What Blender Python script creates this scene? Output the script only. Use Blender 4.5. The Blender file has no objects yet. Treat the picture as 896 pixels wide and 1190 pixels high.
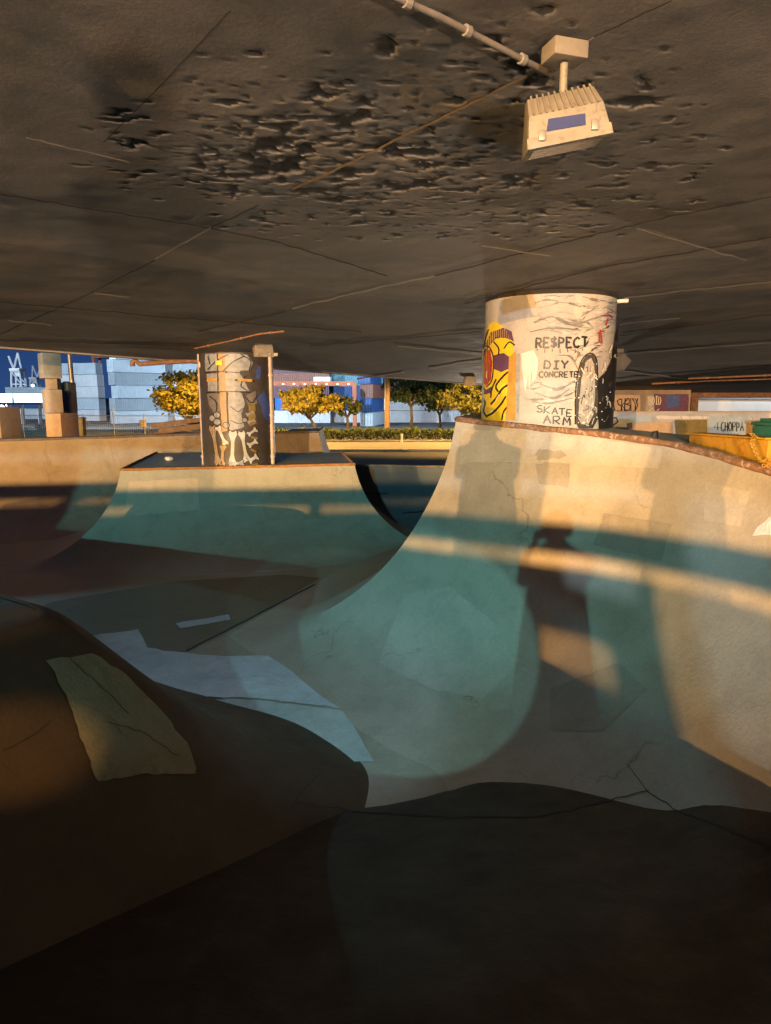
import bpy, bmesh, math, random
import numpy as np
from mathutils import Vector, noise
from mathutils.bvhtree import BVHTree
random.seed(7)
SC = bpy.context.scene
COL = SC.collection
R = math.radians

# ------------------------------------------------------------------ camera
CAM = Vector((0, 0, 3.0)); PITCH = R(9.6); F = 794.0
cp, sp = math.cos(PITCH), math.sin(PITCH)
cd = bpy.data.cameras.new('camera'); co = bpy.data.objects.new('camera', cd); COL.objects.link(co)
co.location = CAM; co.rotation_euler = (R(90) - PITCH, 0, 0)
cd.sensor_fit = 'VERTICAL'; cd.sensor_height = 24; cd.lens = 24 * F / 1190
cd.clip_start = 0.05; cd.clip_end = 3000
SC.camera = co

def ray(x, y):                                   # direction through a photograph pixel (896 x 1190)
    u, v = (x - 448) / F, (595 - y) / F
    return Vector((u, cp + v * sp, -sp + v * cp))
def atY(x, y, Y):
    d = ray(x, y); return CAM + d * (Y / d.y)
def atZ(x, y, z):
    d = ray(x, y); return CAM + d * ((z - CAM.z) / d.z)

# ------------------------------------------------------------------ materials
def nodes(name):
    m = bpy.data.materials.new(name); m.use_nodes = True
    nt = m.node_tree; b = nt.nodes['Principled BSDF']
    return m, nt, b
def N(nt, t, **k):
    n = nt.nodes.new(t)
    for a, v in k.items():
        if a in n.inputs: n.inputs[a].default_value = v
        else: setattr(n, a, v)
    return n
def c4(c): return (c[0], c[1], c[2], 1)
def ramp_node(nt, stops):
    r = nt.nodes.new('ShaderNodeValToRGB')
    e = r.color_ramp.elements
    while len(e) < len(stops): e.new(0.5)
    for i, (p, c) in enumerate(stops):
        e[i].position = p; e[i].color = c4(c) if not isinstance(c, (int, float)) else (c, c, c, 1)
    return r
def coords(nt, scale=(1, 1, 1)):
    g = nt.nodes.new('ShaderNodeNewGeometry')
    mp = nt.nodes.new('ShaderNodeMapping'); mp.inputs['Scale'].default_value = scale
    nt.links.new(g.outputs['Position'], mp.inputs['Vector'])
    return mp.outputs[0]
def objcoords(nt, scale=(1, 1, 1)):
    g = nt.nodes.new('ShaderNodeTexCoord')
    mp = nt.nodes.new('ShaderNodeMapping'); mp.inputs['Scale'].default_value = scale
    nt.links.new(g.outputs['Object'], mp.inputs['Vector'])
    return mp.outputs[0]
def noise_t(nt, vec, s, detail=6, rough=.55, dist=0.0):
    n = nt.nodes.new('ShaderNodeTexNoise'); n.inputs['Scale'].default_value = s
    n.inputs['Detail'].default_value = detail; n.inputs['Roughness'].default_value = rough
    n.inputs['Distortion'].default_value = dist
    nt.links.new(vec, n.inputs['Vector']); return n.outputs['Fac']
def mixc(nt, fac, a, b, mode='MIX'):
    m = nt.nodes.new('ShaderNodeMix'); m.data_type = 'RGBA'; m.blend_type = mode
    for s, v in ((0, fac), (6, a), (7, b)):
        if hasattr(v, 'links'): nt.links.new(v, m.inputs[s])
        elif isinstance(v, (int, float)): m.inputs[s].default_value = v
        else: m.inputs[s].default_value = c4(v)
    return m.outputs[2]
def bump(nt, b, h, strength, dist=.02):
    bp = nt.nodes.new('ShaderNodeBump'); bp.inputs['Strength'].default_value = strength
    bp.inputs['Distance'].default_value = dist
    nt.links.new(h, bp.inputs['Height']); nt.links.new(bp.outputs[0], b.inputs['Normal'])

def concrete(name, c1, c2, stain=(.05, .045, .04), stain_amt=.5, rough=.6, scale=1.0, cracks=.5, bmp=.35):
    m, nt, b = nodes(name)
    v = coords(nt)
    big = noise_t(nt, v, .55 * scale, 5, .6, .6)
    r1 = ramp_node(nt, [(.3, c1), (.7, c2)]); nt.links.new(big, r1.inputs[0])
    mid = noise_t(nt, v, 3.1 * scale, 8, .68, .3)
    r2 = ramp_node(nt, [(.36, 0.86), (.55, 1.0), (.75, 1.06)]); nt.links.new(mid, r2.inputs[0])
    col = mixc(nt, 1.0, r1.outputs[0], r2.outputs[0], 'MULTIPLY')
    st = noise_t(nt, coords(nt, (1, 1, .35)), 1.3 * scale, 9, .72, 1.2)
    r3 = ramp_node(nt, [(.54, 0.0), (.74, 1.0)]); nt.links.new(st, r3.inputs[0])
    mm = nt.nodes.new('ShaderNodeMath'); mm.operation = 'MULTIPLY'; mm.inputs[1].default_value = stain_amt
    nt.links.new(r3.outputs[0], mm.inputs[0])
    col = mixc(nt, mm.outputs[0], col, stain)
    fine = noise_t(nt, v, 38, 6, .7)
    r4 = ramp_node(nt, [(.3, 0.88), (.7, 1.07)]); nt.links.new(fine, r4.inputs[0])
    col = mixc(nt, 1.0, col, r4.outputs[0], 'MULTIPLY')
    # pores and curved wheel scuffs
    vp = nt.nodes.new('ShaderNodeTexVoronoi'); vp.inputs['Scale'].default_value = 34; nt.links.new(v, vp.inputs['Vector'])
    rp_ = ramp_node(nt, [(.09, 1.0), (.16, 0.0)]); nt.links.new(vp.outputs['Distance'], rp_.inputs[0])
    pm = nt.nodes.new('ShaderNodeMath'); pm.operation = 'MULTIPLY'; pm.inputs[1].default_value = .45
    nt.links.new(rp_.outputs[0], pm.inputs[0]); col = mixc(nt, pm.outputs[0], col, stain)
    sc_ = noise_t(nt, coords(nt, (1.4, 1.4, 14)), 1.1, 5, .6, 2.2)
    rs_ = ramp_node(nt, [(.485, 0.0), (.5, 1.0), (.515, 0.0)]); nt.links.new(sc_, rs_.inputs[0])
    sk_ = ramp_node(nt, [(.52, 0.0), (.68, 1.0)]); nt.links.new(noise_t(nt, v, 1.9, 4), sk_.inputs[0])
    s1 = nt.nodes.new('ShaderNodeMath'); s1.operation = 'MULTIPLY'; nt.links.new(rs_.outputs[0], s1.inputs[0]); nt.links.new(sk_.outputs[0], s1.inputs[1])
    s2 = nt.nodes.new('ShaderNodeMath'); s2.operation = 'MULTIPLY'; s2.inputs[1].default_value = .35; nt.links.new(s1.outputs[0], s2.inputs[0])
    col = mixc(nt, s2.outputs[0], col, stain)
    if cracks > 0:
        wv = nt.nodes.new('ShaderNodeVectorMath'); wv.operation = 'ADD'
        nn = nt.nodes.new('ShaderNodeTexNoise'); nn.inputs['Scale'].default_value = 1.7; nn.inputs['Detail'].default_value = 6
        nt.links.new(v, nn.inputs['Vector'])
        nt.links.new(v, wv.inputs[0]); nt.links.new(nn.outputs['Color'], wv.inputs[1])
        vo = nt.nodes.new('ShaderNodeTexVoronoi'); vo.feature = 'DISTANCE_TO_EDGE'; vo.inputs['Scale'].default_value = .55 * scale
        nt.links.new(wv.outputs[0], vo.inputs['Vector'])
        rc = ramp_node(nt, [(.0, 1.0), (.006, 0.0)]); nt.links.new(vo.outputs['Distance'], rc.inputs[0])
        mk = ramp_node(nt, [(.5, 0.0), (.62, 1.0)]); nt.links.new(noise_t(nt, v, .9, 3), mk.inputs[0])
        m1 = nt.nodes.new('ShaderNodeMath'); m1.operation = 'MULTIPLY'
        nt.links.new(rc.outputs[0], m1.inputs[0]); nt.links.new(mk.outputs[0], m1.inputs[1])
        m2 = nt.nodes.new('ShaderNodeMath'); m2.operation = 'MULTIPLY'; m2.inputs[1].default_value = cracks
        nt.links.new(m1.outputs[0], m2.inputs[0])
        col = mixc(nt, m2.outputs[0], col, (.03, .025, .02))
    nt.links.new(col, b.inputs['Base Color'])
    rr = ramp_node(nt, [(.3, rough - .12), (.7, min(1, rough + .15))]); nt.links.new(mid, rr.inputs[0])
    nt.links.new(rr.outputs[0], b.inputs['Roughness'])
    h = nt.nodes.new('ShaderNodeMath'); h.operation = 'ADD'
    nt.links.new(mid, h.inputs[0]); nt.links.new(fine, h.inputs[1])
    bump(nt, b, h.outputs[0], bmp, .012)
    return m

def paint(name, c, rough=.5, var=.25, scale=6.0, metal=0.0, bmp=.1, dirt=None, obj=False):
    m, nt, b = nodes(name)
    v = objcoords(nt) if obj else coords(nt)
    n = noise_t(nt, v, scale, 8, .65, .2)
    lo = tuple(x * (1 - var) for x in c); hi = tuple(min(1, x * (1 + var * .6)) for x in c)
    r = ramp_node(nt, [(.3, lo), (.7, hi)]); nt.links.new(n, r.inputs[0])
    col = r.outputs[0]
    if dirt:
        n2 = noise_t(nt, v, scale * 2.3, 9, .75, .6)
        r2 = ramp_node(nt, [(.52, 0.0), (.66, 1.0)]); nt.links.new(n2, r2.inputs[0])
        col = mixc(nt, r2.outputs[0], col, dirt)
    nt.links.new(col, b.inputs['Base Color'])
    b.inputs['Roughness'].default_value = rough; b.inputs['Metallic'].default_value = metal
    if bmp: bump(nt, b, n, bmp, .01)
    return m
def emit(name, c, s):
    m, nt, b = nodes(name)
    b.inputs['Base Color'].default_value = (.02, .02, .02, 1)
    b.inputs['Emission Color'].default_value = c4(c); b.inputs['Emission Strength'].default_value = s
    return m

M = {}
M['ramp'] = concrete('troweled_concrete', (.38, .355, .315), (.44, .41, .365), (.24, .22, .19), .22, .55)
M['ramp_island'] = concrete('troweled_concrete_grey', (.30, .32, .31), (.38, .39, .37), (.18, .19, .18), .3, .55)
M['ramp_back'] = concrete('weathered_concrete', (.30, .27, .23), (.40, .36, .31), (.12, .10, .08), .6, .65)
M['ramp_blue'] = concrete('blue_painted_concrete', (.045, .075, .12), (.09, .13, .19), (.02, .03, .045), .7, .6)
M['ramp_dark'] = concrete('shade_brown_concrete', (.034, .025, .017), (.055, .040, .028), (.02, .015, .011), .5, .6)  # foreground shade is put into the hump's dark brown
M['ramp_near'] = concrete('shade_black_concrete', (.012, .008, .006), (.022, .014, .011), (.006, .005, .004), .5, .7)  # near black: the unlit foreground's shade is put into the colour
M['floor'] = concrete('floor_concrete', (.32, .31, .27), (.38, .365, .32), (.18, .17, .14), .3, .55)
M['floor_olive'] = concrete('old_floor_concrete', (.15, .14, .095), (.21, .195, .14), (.07, .065, .05), .6, .6)
M['patch_pale'] = concrete('pale_cement_patch', (.50, .58, .70), (.66, .73, .84), (.22, .26, .32), .5, .7, 2.2, .3, .9)  # pale cement, with the blue of the cool light put into its colour
M['patch_mid'] = concrete('grey_cement_patch', (.42, .50, .54), (.54, .62, .66), (.2, .24, .26), .6, .65, 2.0, .3, .7)  # grey cement, cool light tinted into its colour as well
M['patch_green'] = concrete('mossy_cement_patch', (.20, .195, .135), (.30, .285, .20), (.07, .06, .04), .7, .7, 2.5, .6, .7)
M['soffit'] = concrete('soffit_concrete', (.21, .20, .195), (.28, .27, .26), (.10, .095, .09), .6, .8, .8, .15, .22)
nt = M['soffit'].node_tree; b_ = nt.nodes['Principled BSDF']
g_ = nt.nodes.new('ShaderNodeNewGeometry'); cells = []
for vec, dv in (((.8 / 3.33, 1 / 3.33, 0), .35), ((-.78 / 4.3, 1 / 4.3, 0), .1)):
    d_ = nt.nodes.new('ShaderNodeVectorMath'); d_.operation = 'DOT_PRODUCT'; d_.inputs[1].default_value = vec; nt.links.new(g_.outputs['Position'], d_.inputs[0])
    a_ = nt.nodes.new('ShaderNodeMath'); a_.operation = 'ADD'; a_.inputs[1].default_value = dv; nt.links.new(d_.outputs['Value'], a_.inputs[0])
    f_ = nt.nodes.new('ShaderNodeMath'); f_.operation = 'FLOOR'; nt.links.new(a_.outputs[0], f_.inputs[0]); cells.append(f_.outputs[0])
cb_ = nt.nodes.new('ShaderNodeCombineXYZ'); nt.links.new(cells[0], cb_.inputs[0]); nt.links.new(cells[1], cb_.inputs[1])
wn_ = nt.nodes.new('ShaderNodeTexWhiteNoise'); wn_.noise_dimensions = '3D'; nt.links.new(cb_.outputs[0], wn_.inputs['Vector'])
rw_ = ramp_node(nt, [(0, .72), (1, 1.12)]); nt.links.new(wn_.outputs['Value'], rw_.inputs[0])
old_ = b_.inputs['Base Color'].links[0].from_socket
pa_ = nt.nodes.new('ShaderNodeAttribute'); pa_.attribute_name = 'pit'
ps_ = nt.nodes.new('ShaderNodeMath'); ps_.operation = 'MULTIPLY'; ps_.inputs[1].default_value = .8; nt.links.new(pa_.outputs['Fac'], ps_.inputs[0])
nt.links.new(mixc(nt, ps_.outputs[0], mixc(nt, 1.0, old_, rw_.outputs[0], 'MULTIPLY'), (.035, .032, .03)), b_.inputs['Base Color'])
M['soffit_line'] = concrete('seam_mortar', (.48, .43, .36), (.62, .56, .48), (.2, .18, .15), .6, .8, 3, 0)
M['seam_dark'] = paint('dark_seam', (.035, .03, .025), .9, .4)
M['seam_soft'] = paint('shallow_seam', (.085, .075, .063), .9, .6, 5)
M['bone2'] = paint('shaded_bone_paint', (.44, .47, .50), .5, .3, 9)  # bone, greys and tan darkened: the column's shade is in the paint
M['grey2'] = paint('shaded_grey_paint', (.28, .31, .345), .5, .4, 10)
M['grey3'] = paint('shaded_dark_grey_paint', (.16, .155, .15), .5, .4, 10)
M['tan2'] = paint('shaded_tan_paint', (.34, .25, .16), .5, .3, 9)
M['swirl'] = paint('grey_brushed_paint', (.20, .19, .185), .5, .4, 14)
M['column'] = concrete('column_concrete', (.40, .38, .35), (.52, .50, .465), (.22, .2, .18), .4, .6, 1.6, .1, .3)
M['column_dark'] = concrete('column_dark_paint', (.045, .04, .04), (.085, .075, .07), (.02, .02, .02), .5, .5, 2, 0, .3)
M['coping'] = paint('rusty_chipped_coping', (.24, .13, .075), .75, .5, 9, 0, .6, (.55, .42, .34))
M['coping_grey'] = paint('grey_coping', (.16, .15, .14), .6, .4, 9, 0, .4, (.3, .26, .2))
M['coping_rust'] = paint('orange_rust_edge', (.36, .17, .05), .7, .4, 9, 0, .4)
M['black'] = paint('black_spray_paint', (.018, .017, .018), .45, .3)
M['greyblack'] = paint('faded_black_paint', (.07, .065, .065), .5, .5, 14)
M['white'] = paint('white_paint', (.72, .71, .68), .45, .12)
M['bone'] = paint('bone_white_paint', (.62, .59, .52), .5, .2, 9)
M['greyp'] = paint('grey_paint', (.36, .35, .34), .5, .35, 10)
M['greyl'] = paint('light_grey_paint', (.52, .51, .50), .5, .3, 8)
M['yellow'] = paint('yellow_paint', (.72, .55, .03), .42, .18)
M['gold'] = paint('ochre_paint', (.50, .29, .06), .45, .3)
M['red'] = paint('red_paint', (.36, .035, .04), .42, .25)
M['purple'] = paint('purple_paint', (.12, .055, .12), .5, .3)
M['blue'] = paint('blue_paint', (.06, .10, .32), .5, .3)
M['skyp'] = paint('pale_blue_paint', (.42, .55, .66), .5, .2)
M['pink'] = paint('pink_paint', (.55, .22, .24), .5, .3)
M['tan'] = paint('tan_paint', (.58, .42, .27), .55, .2)
M['olive'] = paint('olive_paint', (.22, .17, .05), .5, .3)
M['wallmural'] = paint('blue_white_wall_paint', (.50, .55, .62), .6, .35, 1.6, 0, .15, (.34, .40, .52))
M['wallbrown'] = concrete('abutment_concrete', (.24, .19, .14), (.36, .29, .22), (.1, .08, .06), .6, .7)
M['wallpale'] = paint('pale_wall_paint', (.60, .66, .68), .6, .12, .8)
M['beige_metal'] = paint('cream_metal', (.23, .215, .18), .45, .15, 12, .0, .05, (.14, .12, .09))
M['beige_dark'] = paint('dark_cream_metal', (.20, .18, .15), .5, .2, 12)  # slightly darker cream for junction boxes and fins
M['tape'] = paint('blue_masking_tape', (.02, .035, .15), .7, .2, 30)
M['steel'] = paint('galvanised_steel', (.42, .40, .38), .42, .25, 20, .6, .05)
M['rust'] = paint('rusty_steel', (.28, .15, .08), .75, .5, 10, .1, .4, (.12, .06, .03))
M['pvc'] = paint('dirty_plastic_pipe', (.50, .42, .38), .5, .3, 5)
M['pipe_dark'] = paint('dark_conduit', (.20, .185, .175), .5, .3, 8, .2)
M['asphalt'] = concrete('asphalt', (.045, .043, .04), (.07, .066, .06), (.025, .025, .025), .5, .85, 1, 0, .5)
M['road'] = concrete('road_surface', (.16, .145, .12), (.22, .20, .16), (.10, .09, .07), .3, .8, .3, 0, .3)
M['dirt'] = concrete('dirt', (.10, .09, .075), (.15, .135, .11), (.05, .045, .04), .4, .95, .5, 0, .6)
M['kerb'] = concrete('kerb_concrete', (.45, .44, .42), (.55, .54, .5), (.2, .2, .2), .3, .8)
M['bark'] = paint('bark', (.10, .075, .05), .9, .4, 12, 0, .8)
M['wood'] = paint('weathered_timber', (.22, .15, .09), .8, .35, 7, 0, .4)
M['polewood'] = paint('utility_pole_timber', (.26, .17, .09), .85, .3, 4, 0, .4)
M['block'] = concrete('block_concrete', (.44, .41, .36), (.56, .52, .46), (.25, .22, .18), .4, .8, 2, 0)
M['blockdark'] = concrete('block_concrete_brown', (.30, .24, .17), (.40, .33, .24), (.15, .12, .09), .4, .8, 2, 0)
M['crane'] = paint('white_crane_steel', (.62, .66, .70), .45, .15, .3)
M['crane_red'] = paint('orange_crane_steel', (.42, .14, .07), .5, .2, .5)
M['jacket'] = paint('dark_jacket_fabric', (.03, .03, .035), .9, .3, 40)
M['trousers'] = paint('dark_denim', (.03, .04, .065), .9, .3, 40)
M['skin'] = paint('skin', (.45, .28, .20), .5, .1, 30)
M['hair'] = paint('dark_hair', (.03, .02, .015), .6, .3, 60)
M['phone'] = paint('black_glass', (.01, .01, .012), .12, .1)
M['lamp_sodium'] = emit('sodium_lamp_glass', (1, .55, .18), 30)
M['lamp_cool'] = emit('cool_lamp_glass', (.75, .9, 1), 30)
M['lamp_teal'] = emit('mercury_lamp_glass', (.5, 1, .9), 30)
M['glass_dark'] = paint('unlit_lamp_glass', (.20, .22, .23), .2, .15)
M['green'] = paint('green_plastic', (.02, .12, .09), .45, .2)
M['yellowmetal'] = paint('yellow_enamel', (.42, .22, .02), .45, .2, 4, 0, .05, (.22, .12, .03))

def leafmat(name, a, b_):
    m, nt, b = nodes(name)
    v = coords(nt)
    r = ramp_node(nt, [(.3, a), (.7, b_)]); nt.links.new(noise_t(nt, v, 3.0, 4), r.inputs[0])
    nt.links.new(r.outputs[0], b.inputs['Base Color']); b.inputs['Roughness'].default_value = .7
    return m
M['leaf_y'] = leafmat('sodium_yellow_leaves', (.20, .16, .015), (.34, .27, .03))  # yellow of the sodium light is put into the leaf colour
M['leaf_yg'] = leafmat('yellow_green_leaves', (.10, .10, .015), (.20, .18, .03))  # green leaves with some sodium light yellow put into the colour
M['leaf_g'] = leafmat('green_leaves', (.035, .06, .02), (.08, .11, .03))
M['leaf_h'] = leafmat('hedge_leaves', (.035, .06, .02), (.09, .11, .03))

# ------------------------------------------------------------------ mesh helpers
class MB:
    def __init__(s): s.v = []; s.f = []; s.mi = []
    def add(s, verts, faces, mi=0):
        o = len(s.v); s.v += [tuple(p) for p in verts]
        s.f += [tuple(i + o for i in f) for f in faces]; s.mi += [mi] * len(faces); return s
    def box(s, c, d, rz=0, mi=0, rx=0, ry=0, taper=(1, 1)):
        from mathutils import Euler
        e = Euler((rx, ry, rz)).to_matrix(); c = Vector(c); vs = []
        for z in (-.5, .5):
            k = 1 if z < 0 else taper[0]; k2 = 1 if z < 0 else taper[1]
            for x, y in ((-.5, -.5), (.5, -.5), (.5, .5), (-.5, .5)):
                vs.append(c + e @ Vector((x * d[0] * k, y * d[1] * k2, z * d[2])))
        return s.add(vs, [(3, 2, 1, 0), (4, 5, 6, 7), (0, 1, 5, 4), (1, 2, 6, 5), (2, 3, 7, 6), (3, 0, 4, 7)], mi)
    def tube(s, pts, r, n=10, mi=0, caps=True):
        pts = [Vector(p) for p in pts]; rs = r if isinstance(r, (list, tuple)) else [r] * len(pts)
        rings = []; prev = None
        for i, p in enumerate(pts):
            t = (pts[min(i + 1, len(pts) - 1)] - pts[max(i - 1, 0)]).normalized()
            if prev is None:
                a = t.cross(Vector((0, 0, 1)))
                if a.length < 1e-3: a = t.cross(Vector((1, 0, 0)))
            else: a = prev - t * prev.dot(t)
            a.normalize(); prev = a; b = t.cross(a)
            rings.append([p + (a * math.cos(2 * math.pi * k / n) + b * math.sin(2 * math.pi * k / n)) * rs[i] for k in range(n)])
        vs = [q for rg in rings for q in rg]; fs = []
        for i in range(len(pts) - 1):
            for k in range(n):
                k2 = (k + 1) % n; fs.append((i * n + k, (i + 1) * n + k, (i + 1) * n + k2, i * n + k2))
        if caps:
            fs.append(tuple(range(n))); fs.append(tuple(reversed(range((len(pts) - 1) * n, len(pts) * n))))
        return s.add(vs, fs, mi)
    def grid(s, rows, mi=0, flip=False):
        n = len(rows[0]); vs = [p for r in rows for p in r]; fs = []
        for i in range(len(rows) - 1):
            for k in range(n - 1):
                q = (i * n + k, i * n + k + 1, (i + 1) * n + k + 1, (i + 1) * n + k)
                fs.append(tuple(reversed(q)) if flip else q)
        return s.add(vs, fs, mi)
    def prism(s, poly, z0, z1, mi=0):
        n = len(poly); vs = [(p[0], p[1], z0) for p in poly] + [(p[0], p[1], z1) for p in poly]
        fs = [tuple(reversed(range(n))), tuple(range(n, 2 * n))] + [(i, (i + 1) % n, n + (i + 1) % n, n + i) for i in range(n)]
        return s.add(vs, fs, mi)
    def build(s, name, mats, parent=None, smooth=False, sharp=40, bevel=0):
        me = bpy.data.meshes.new(name)
        off = Vector(parent_world(parent)) if parent else Vector((0, 0, 0))
        me.from_pydata([(p[0] - off.x, p[1] - off.y, p[2] - off.z) for p in s.v], [], s.f)
        for m in (mats if isinstance(mats, (list, tuple)) else [mats]): me.materials.append(m)
        for p, i in zip(me.polygons, s.mi): p.material_index = i
        if bevel:
            bm = bmesh.new(); bm.from_mesh(me)
            bmesh.ops.recalc_face_normals(bm, faces=bm.faces)
            es = [e for e in bm.edges if len(e.link_faces) == 2 and e.calc_face_angle() > .5]
            bmesh.ops.bevel(bm, geom=es, offset=bevel, segments=2, affect='EDGES', profile=.6)
            bm.to_mesh(me); bm.free()
        if smooth or bevel:
            for p in me.polygons: p.use_smooth = True
            me.set_sharp_from_angle(angle=R(sharp))
        me.update()
        o = bpy.data.objects.new(name, me); COL.objects.link(o)
        if parent: o.parent = parent
        return o
def parent_world(p):
    v = Vector((0, 0, 0))
    while p: v += p.location; p = p.parent
    return v
def tag(o, label=None, cat=None, group=None, kind=None):
    for k, v in (('label', label), ('category', cat), ('group', group), ('kind', kind)):
        if v: o[k] = v
    return o
def thing(name, label, cat, loc=(0, 0, 0), group=None, kind=None):
    o = bpy.data.objects.new(name, None); o.empty_display_size = .2; COL.objects.link(o); o.location = loc
    return tag(o, label, cat, group, kind)
def copy_tree(o, parent=None):
    c = o.copy(); COL.objects.link(c)
    if parent: c.parent = parent
    for ch in list(o.children): copy_tree(ch, c)
    return c

# catmull interpolation of a key list
def catmull(keys, n):
    keys = [np.array(k, float) for k in keys]
    if len(keys) == 2: return [tuple(keys[0] * (1 - t) + keys[1] * t) for t in np.linspace(0, 1, n + 1)]
    out = []
    K = [2 * keys[0] - keys[1]] + keys + [2 * keys[-1] - keys[-2]]
    for i in range(1, len(K) - 2):
        for t in np.linspace(0, 1, n, endpoint=False):
            a, b, c, d = K[i - 1], K[i], K[i + 1], K[i + 2]
            out.append(.5 * (2 * b + (c - a) * t + (2 * a - 5 * b + 4 * c - d) * t * t + (3 * b - a - 3 * c + d) * t ** 3))
    out.append(keys[-1]); return [tuple(o) for o in out]

BVS = {}
def bvh(name, mb): BVS[name] = BVHTree.FromPolygons([Vector(v) for v in mb.v], mb.f)

def prof_circ(s): s = min(max(s, 0), 1); q = .985 * (1 - s); return (1 - math.sqrt(1 - q * q)) / (1 - math.sqrt(1 - .985 ** 2))
def prof_pow(s): s = min(max(s, 0), 1); q = math.sqrt(s * s + .01) - .1; return (1 - q / .905) ** 1.8
def prof_bank(s): q = math.sqrt(min(max(s, 0), 1) ** 2 + .0025) - .05; return max(0, 1 - q / .951) ** 1.12
def ramp(key, name, label, runs, mat, coping, copr=.045, back=1.3, prof=prof_circ, z0=0.003, n=8, np_=36, wob=.012, deckz=None, deckmat=None):
    """runs: lists of keys (x, y, z, dx, dy); neighbouring runs share a corner"""
    lip = []
    for r in runs:
        pts = catmull(r, n)
        lip += pts if not lip else pts[1:]
    c = lip[len(lip) // 2]
    root = thing(name, label, 'skate ramp', (c[0], c[1], 0))
    face = MB(); rows = []
    for (x, y, z, dx, dy) in lip:
        row = []
        for j in range(np_ + 1):
            s = (j / np_) ** 1.25
            zz = z0 + (z - z0) * prof(s)
            w = wob * noise.noise(Vector((x + dx * s, y + dy * s, zz)) * 1.1)
            if j == 0: w = 0
            row.append((x + dx * s + w, y + dy * s + w, zz + w * .6 if j < np_ else -.02))
        rows.append(row)
    face.grid(rows); bvh(key, face)
    face.build('riding_face', mat, root, True, 28)
    dk = MB(); drows = []
    for (x, y, z, dx, dy) in lip:
        drows.append([(x - dx * back * k, y - dy * back * k, (z if deckz is None else z * (1 - k) + deckz * k) - .004) for k in (0, .04, .3, .6, 1)])
    dk.grid(drows, flip=True); bvh(key + '_deck', dk)
    edge = [r[-1] for r in drows]
    dk.grid([edge, [(p[0], p[1], -.05) for p in edge]])
    for r, rr in ((drows[0], rows[0]), (drows[-1], rows[-1])):
        line = list(reversed(r)) + rr[1:]
        dk.grid([line, [(p[0], p[1], -.05) for p in line]])
    dk.build('deck', deckmat or mat, root, True, 30)
    if coping is None: return root
    cm = MB()
    pts = [(p[0] - p[3] * .004, p[1] - p[4] * .004, p[2] + copr * .25 + .008 * noise.noise(Vector(p[:3]) * 4)) for p in lip]
    cm.tube(pts, [copr * (1 + .25 * noise.noise(Vector(p) * 7)) for p in pts], 8)
    cm.build('coping', coping, root, True, 60)
    return root

# decals: flat outlines in photograph pixels, dropped on to real surfaces and given an offset off them
def subdivided(poly, step):
    bm = bmesh.new()
    vs = [bm.verts.new((p[0], p[1], 0)) for p in poly]; bm.faces.new(vs)
    xs = [p[0] for p in poly]; ys = [p[1] for p in poly]
    for ax, lo, hi in ((0, min(xs), max(xs)), (1, min(ys), max(ys))):
        k = math.ceil((hi - lo) / step)
        for i in range(1, k):
            co_ = [0, 0, 0]; co_[ax] = lo + (hi - lo) * i / k; no = [0, 0, 0]; no[ax] = 1
            bmesh.ops.bisect_plane(bm, geom=bm.verts[:] + bm.edges[:] + bm.faces[:], plane_co=co_, plane_no=no)
    bmesh.ops.triangulate(bm, faces=[f for f in bm.faces if len(f.verts) > 4])
    bm.verts.index_update()
    V = [(v.co.x, v.co.y) for v in bm.verts]; Fc = [tuple(v.index for v in f.verts) for f in bm.faces]
    bm.free(); return V, Fc
def cast(x, y, names):
    d = ray(x, y).normalized(); best = None
    for nme in names:
        h = BVS[nme].ray_cast(CAM, d)
        if h[0] is not None and (best is None or h[3] < best[3]): best = h
    if best is None: return None
    nrm = best[1]
    if nrm.dot(d) > 0: nrm = -nrm
    return best[0], nrm
def rough_poly(poly, amp, seg=9):
    out = []
    for i in range(len(poly)):
        a, b = Vector(poly[i]), Vector(poly[(i + 1) % len(poly)])
        k = max(1, int((b - a).length / seg))
        for j in range(k):
            p = a.lerp(b, j / k)
            q = noise.noise_vector(Vector((p.x * .08, p.y * .08, 3.3)))
            q2 = noise.noise_vector(Vector((p.x * .33, p.y * .33, 7.1)))
            out.append((p.x + amp * (q.x + .5 * q2.x), p.y + amp * (q.y + .5 * q2.y)))
    return out
def drop(name, poly, names, mat, parent, off=.004, step=12, amp=0):
    if amp: poly = rough_poly(poly, amp)
    V, Fc = subdivided(poly, step); P = []
    bad = set()
    for i, (x, y) in enumerate(V):
        h = cast(x, y, names)
        if h is None: bad.add(i); P.append((0, 0, 0)); continue
        P.append(h[0] + h[1] * off)
    mb = MB(); mb.add(P, [f for f in Fc if not bad & set(f)])
    return mb.build(name, mat, parent, True, 80)
def ribbon(pts, w, seg=None):
    """quads along a 2-D polyline"""
    if seg:
        q = []
        for a, b in zip(pts[:-1], pts[1:]):
            k = max(1, int(math.dist(a, b) / seg))
            q += [(a[0] + (b[0] - a[0]) * j / k, a[1] + (b[1] - a[1]) * j / k) for j in range(k)]
        pts = q + [pts[-1]]
    V = []; n = len(pts)
    for i in range(n):
        a = pts[max(i - 1, 0)]; b = pts[min(i + 1, n - 1)]
        dx, dy = b[0] - a[0], b[1] - a[1]; l = math.hypot(dx, dy) or 1
        ww = (w[i * len(w) // n] if isinstance(w, (list, tuple)) else w) / 2
        V += [(pts[i][0] - dy / l * ww, pts[i][1] + dx / l * ww), (pts[i][0] + dy / l * ww, pts[i][1] - dx / l * ww)]
    return V, [(2 * i, 2 * i + 1, 2 * i + 3, 2 * i + 2) for i in range(n - 1)]
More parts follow.
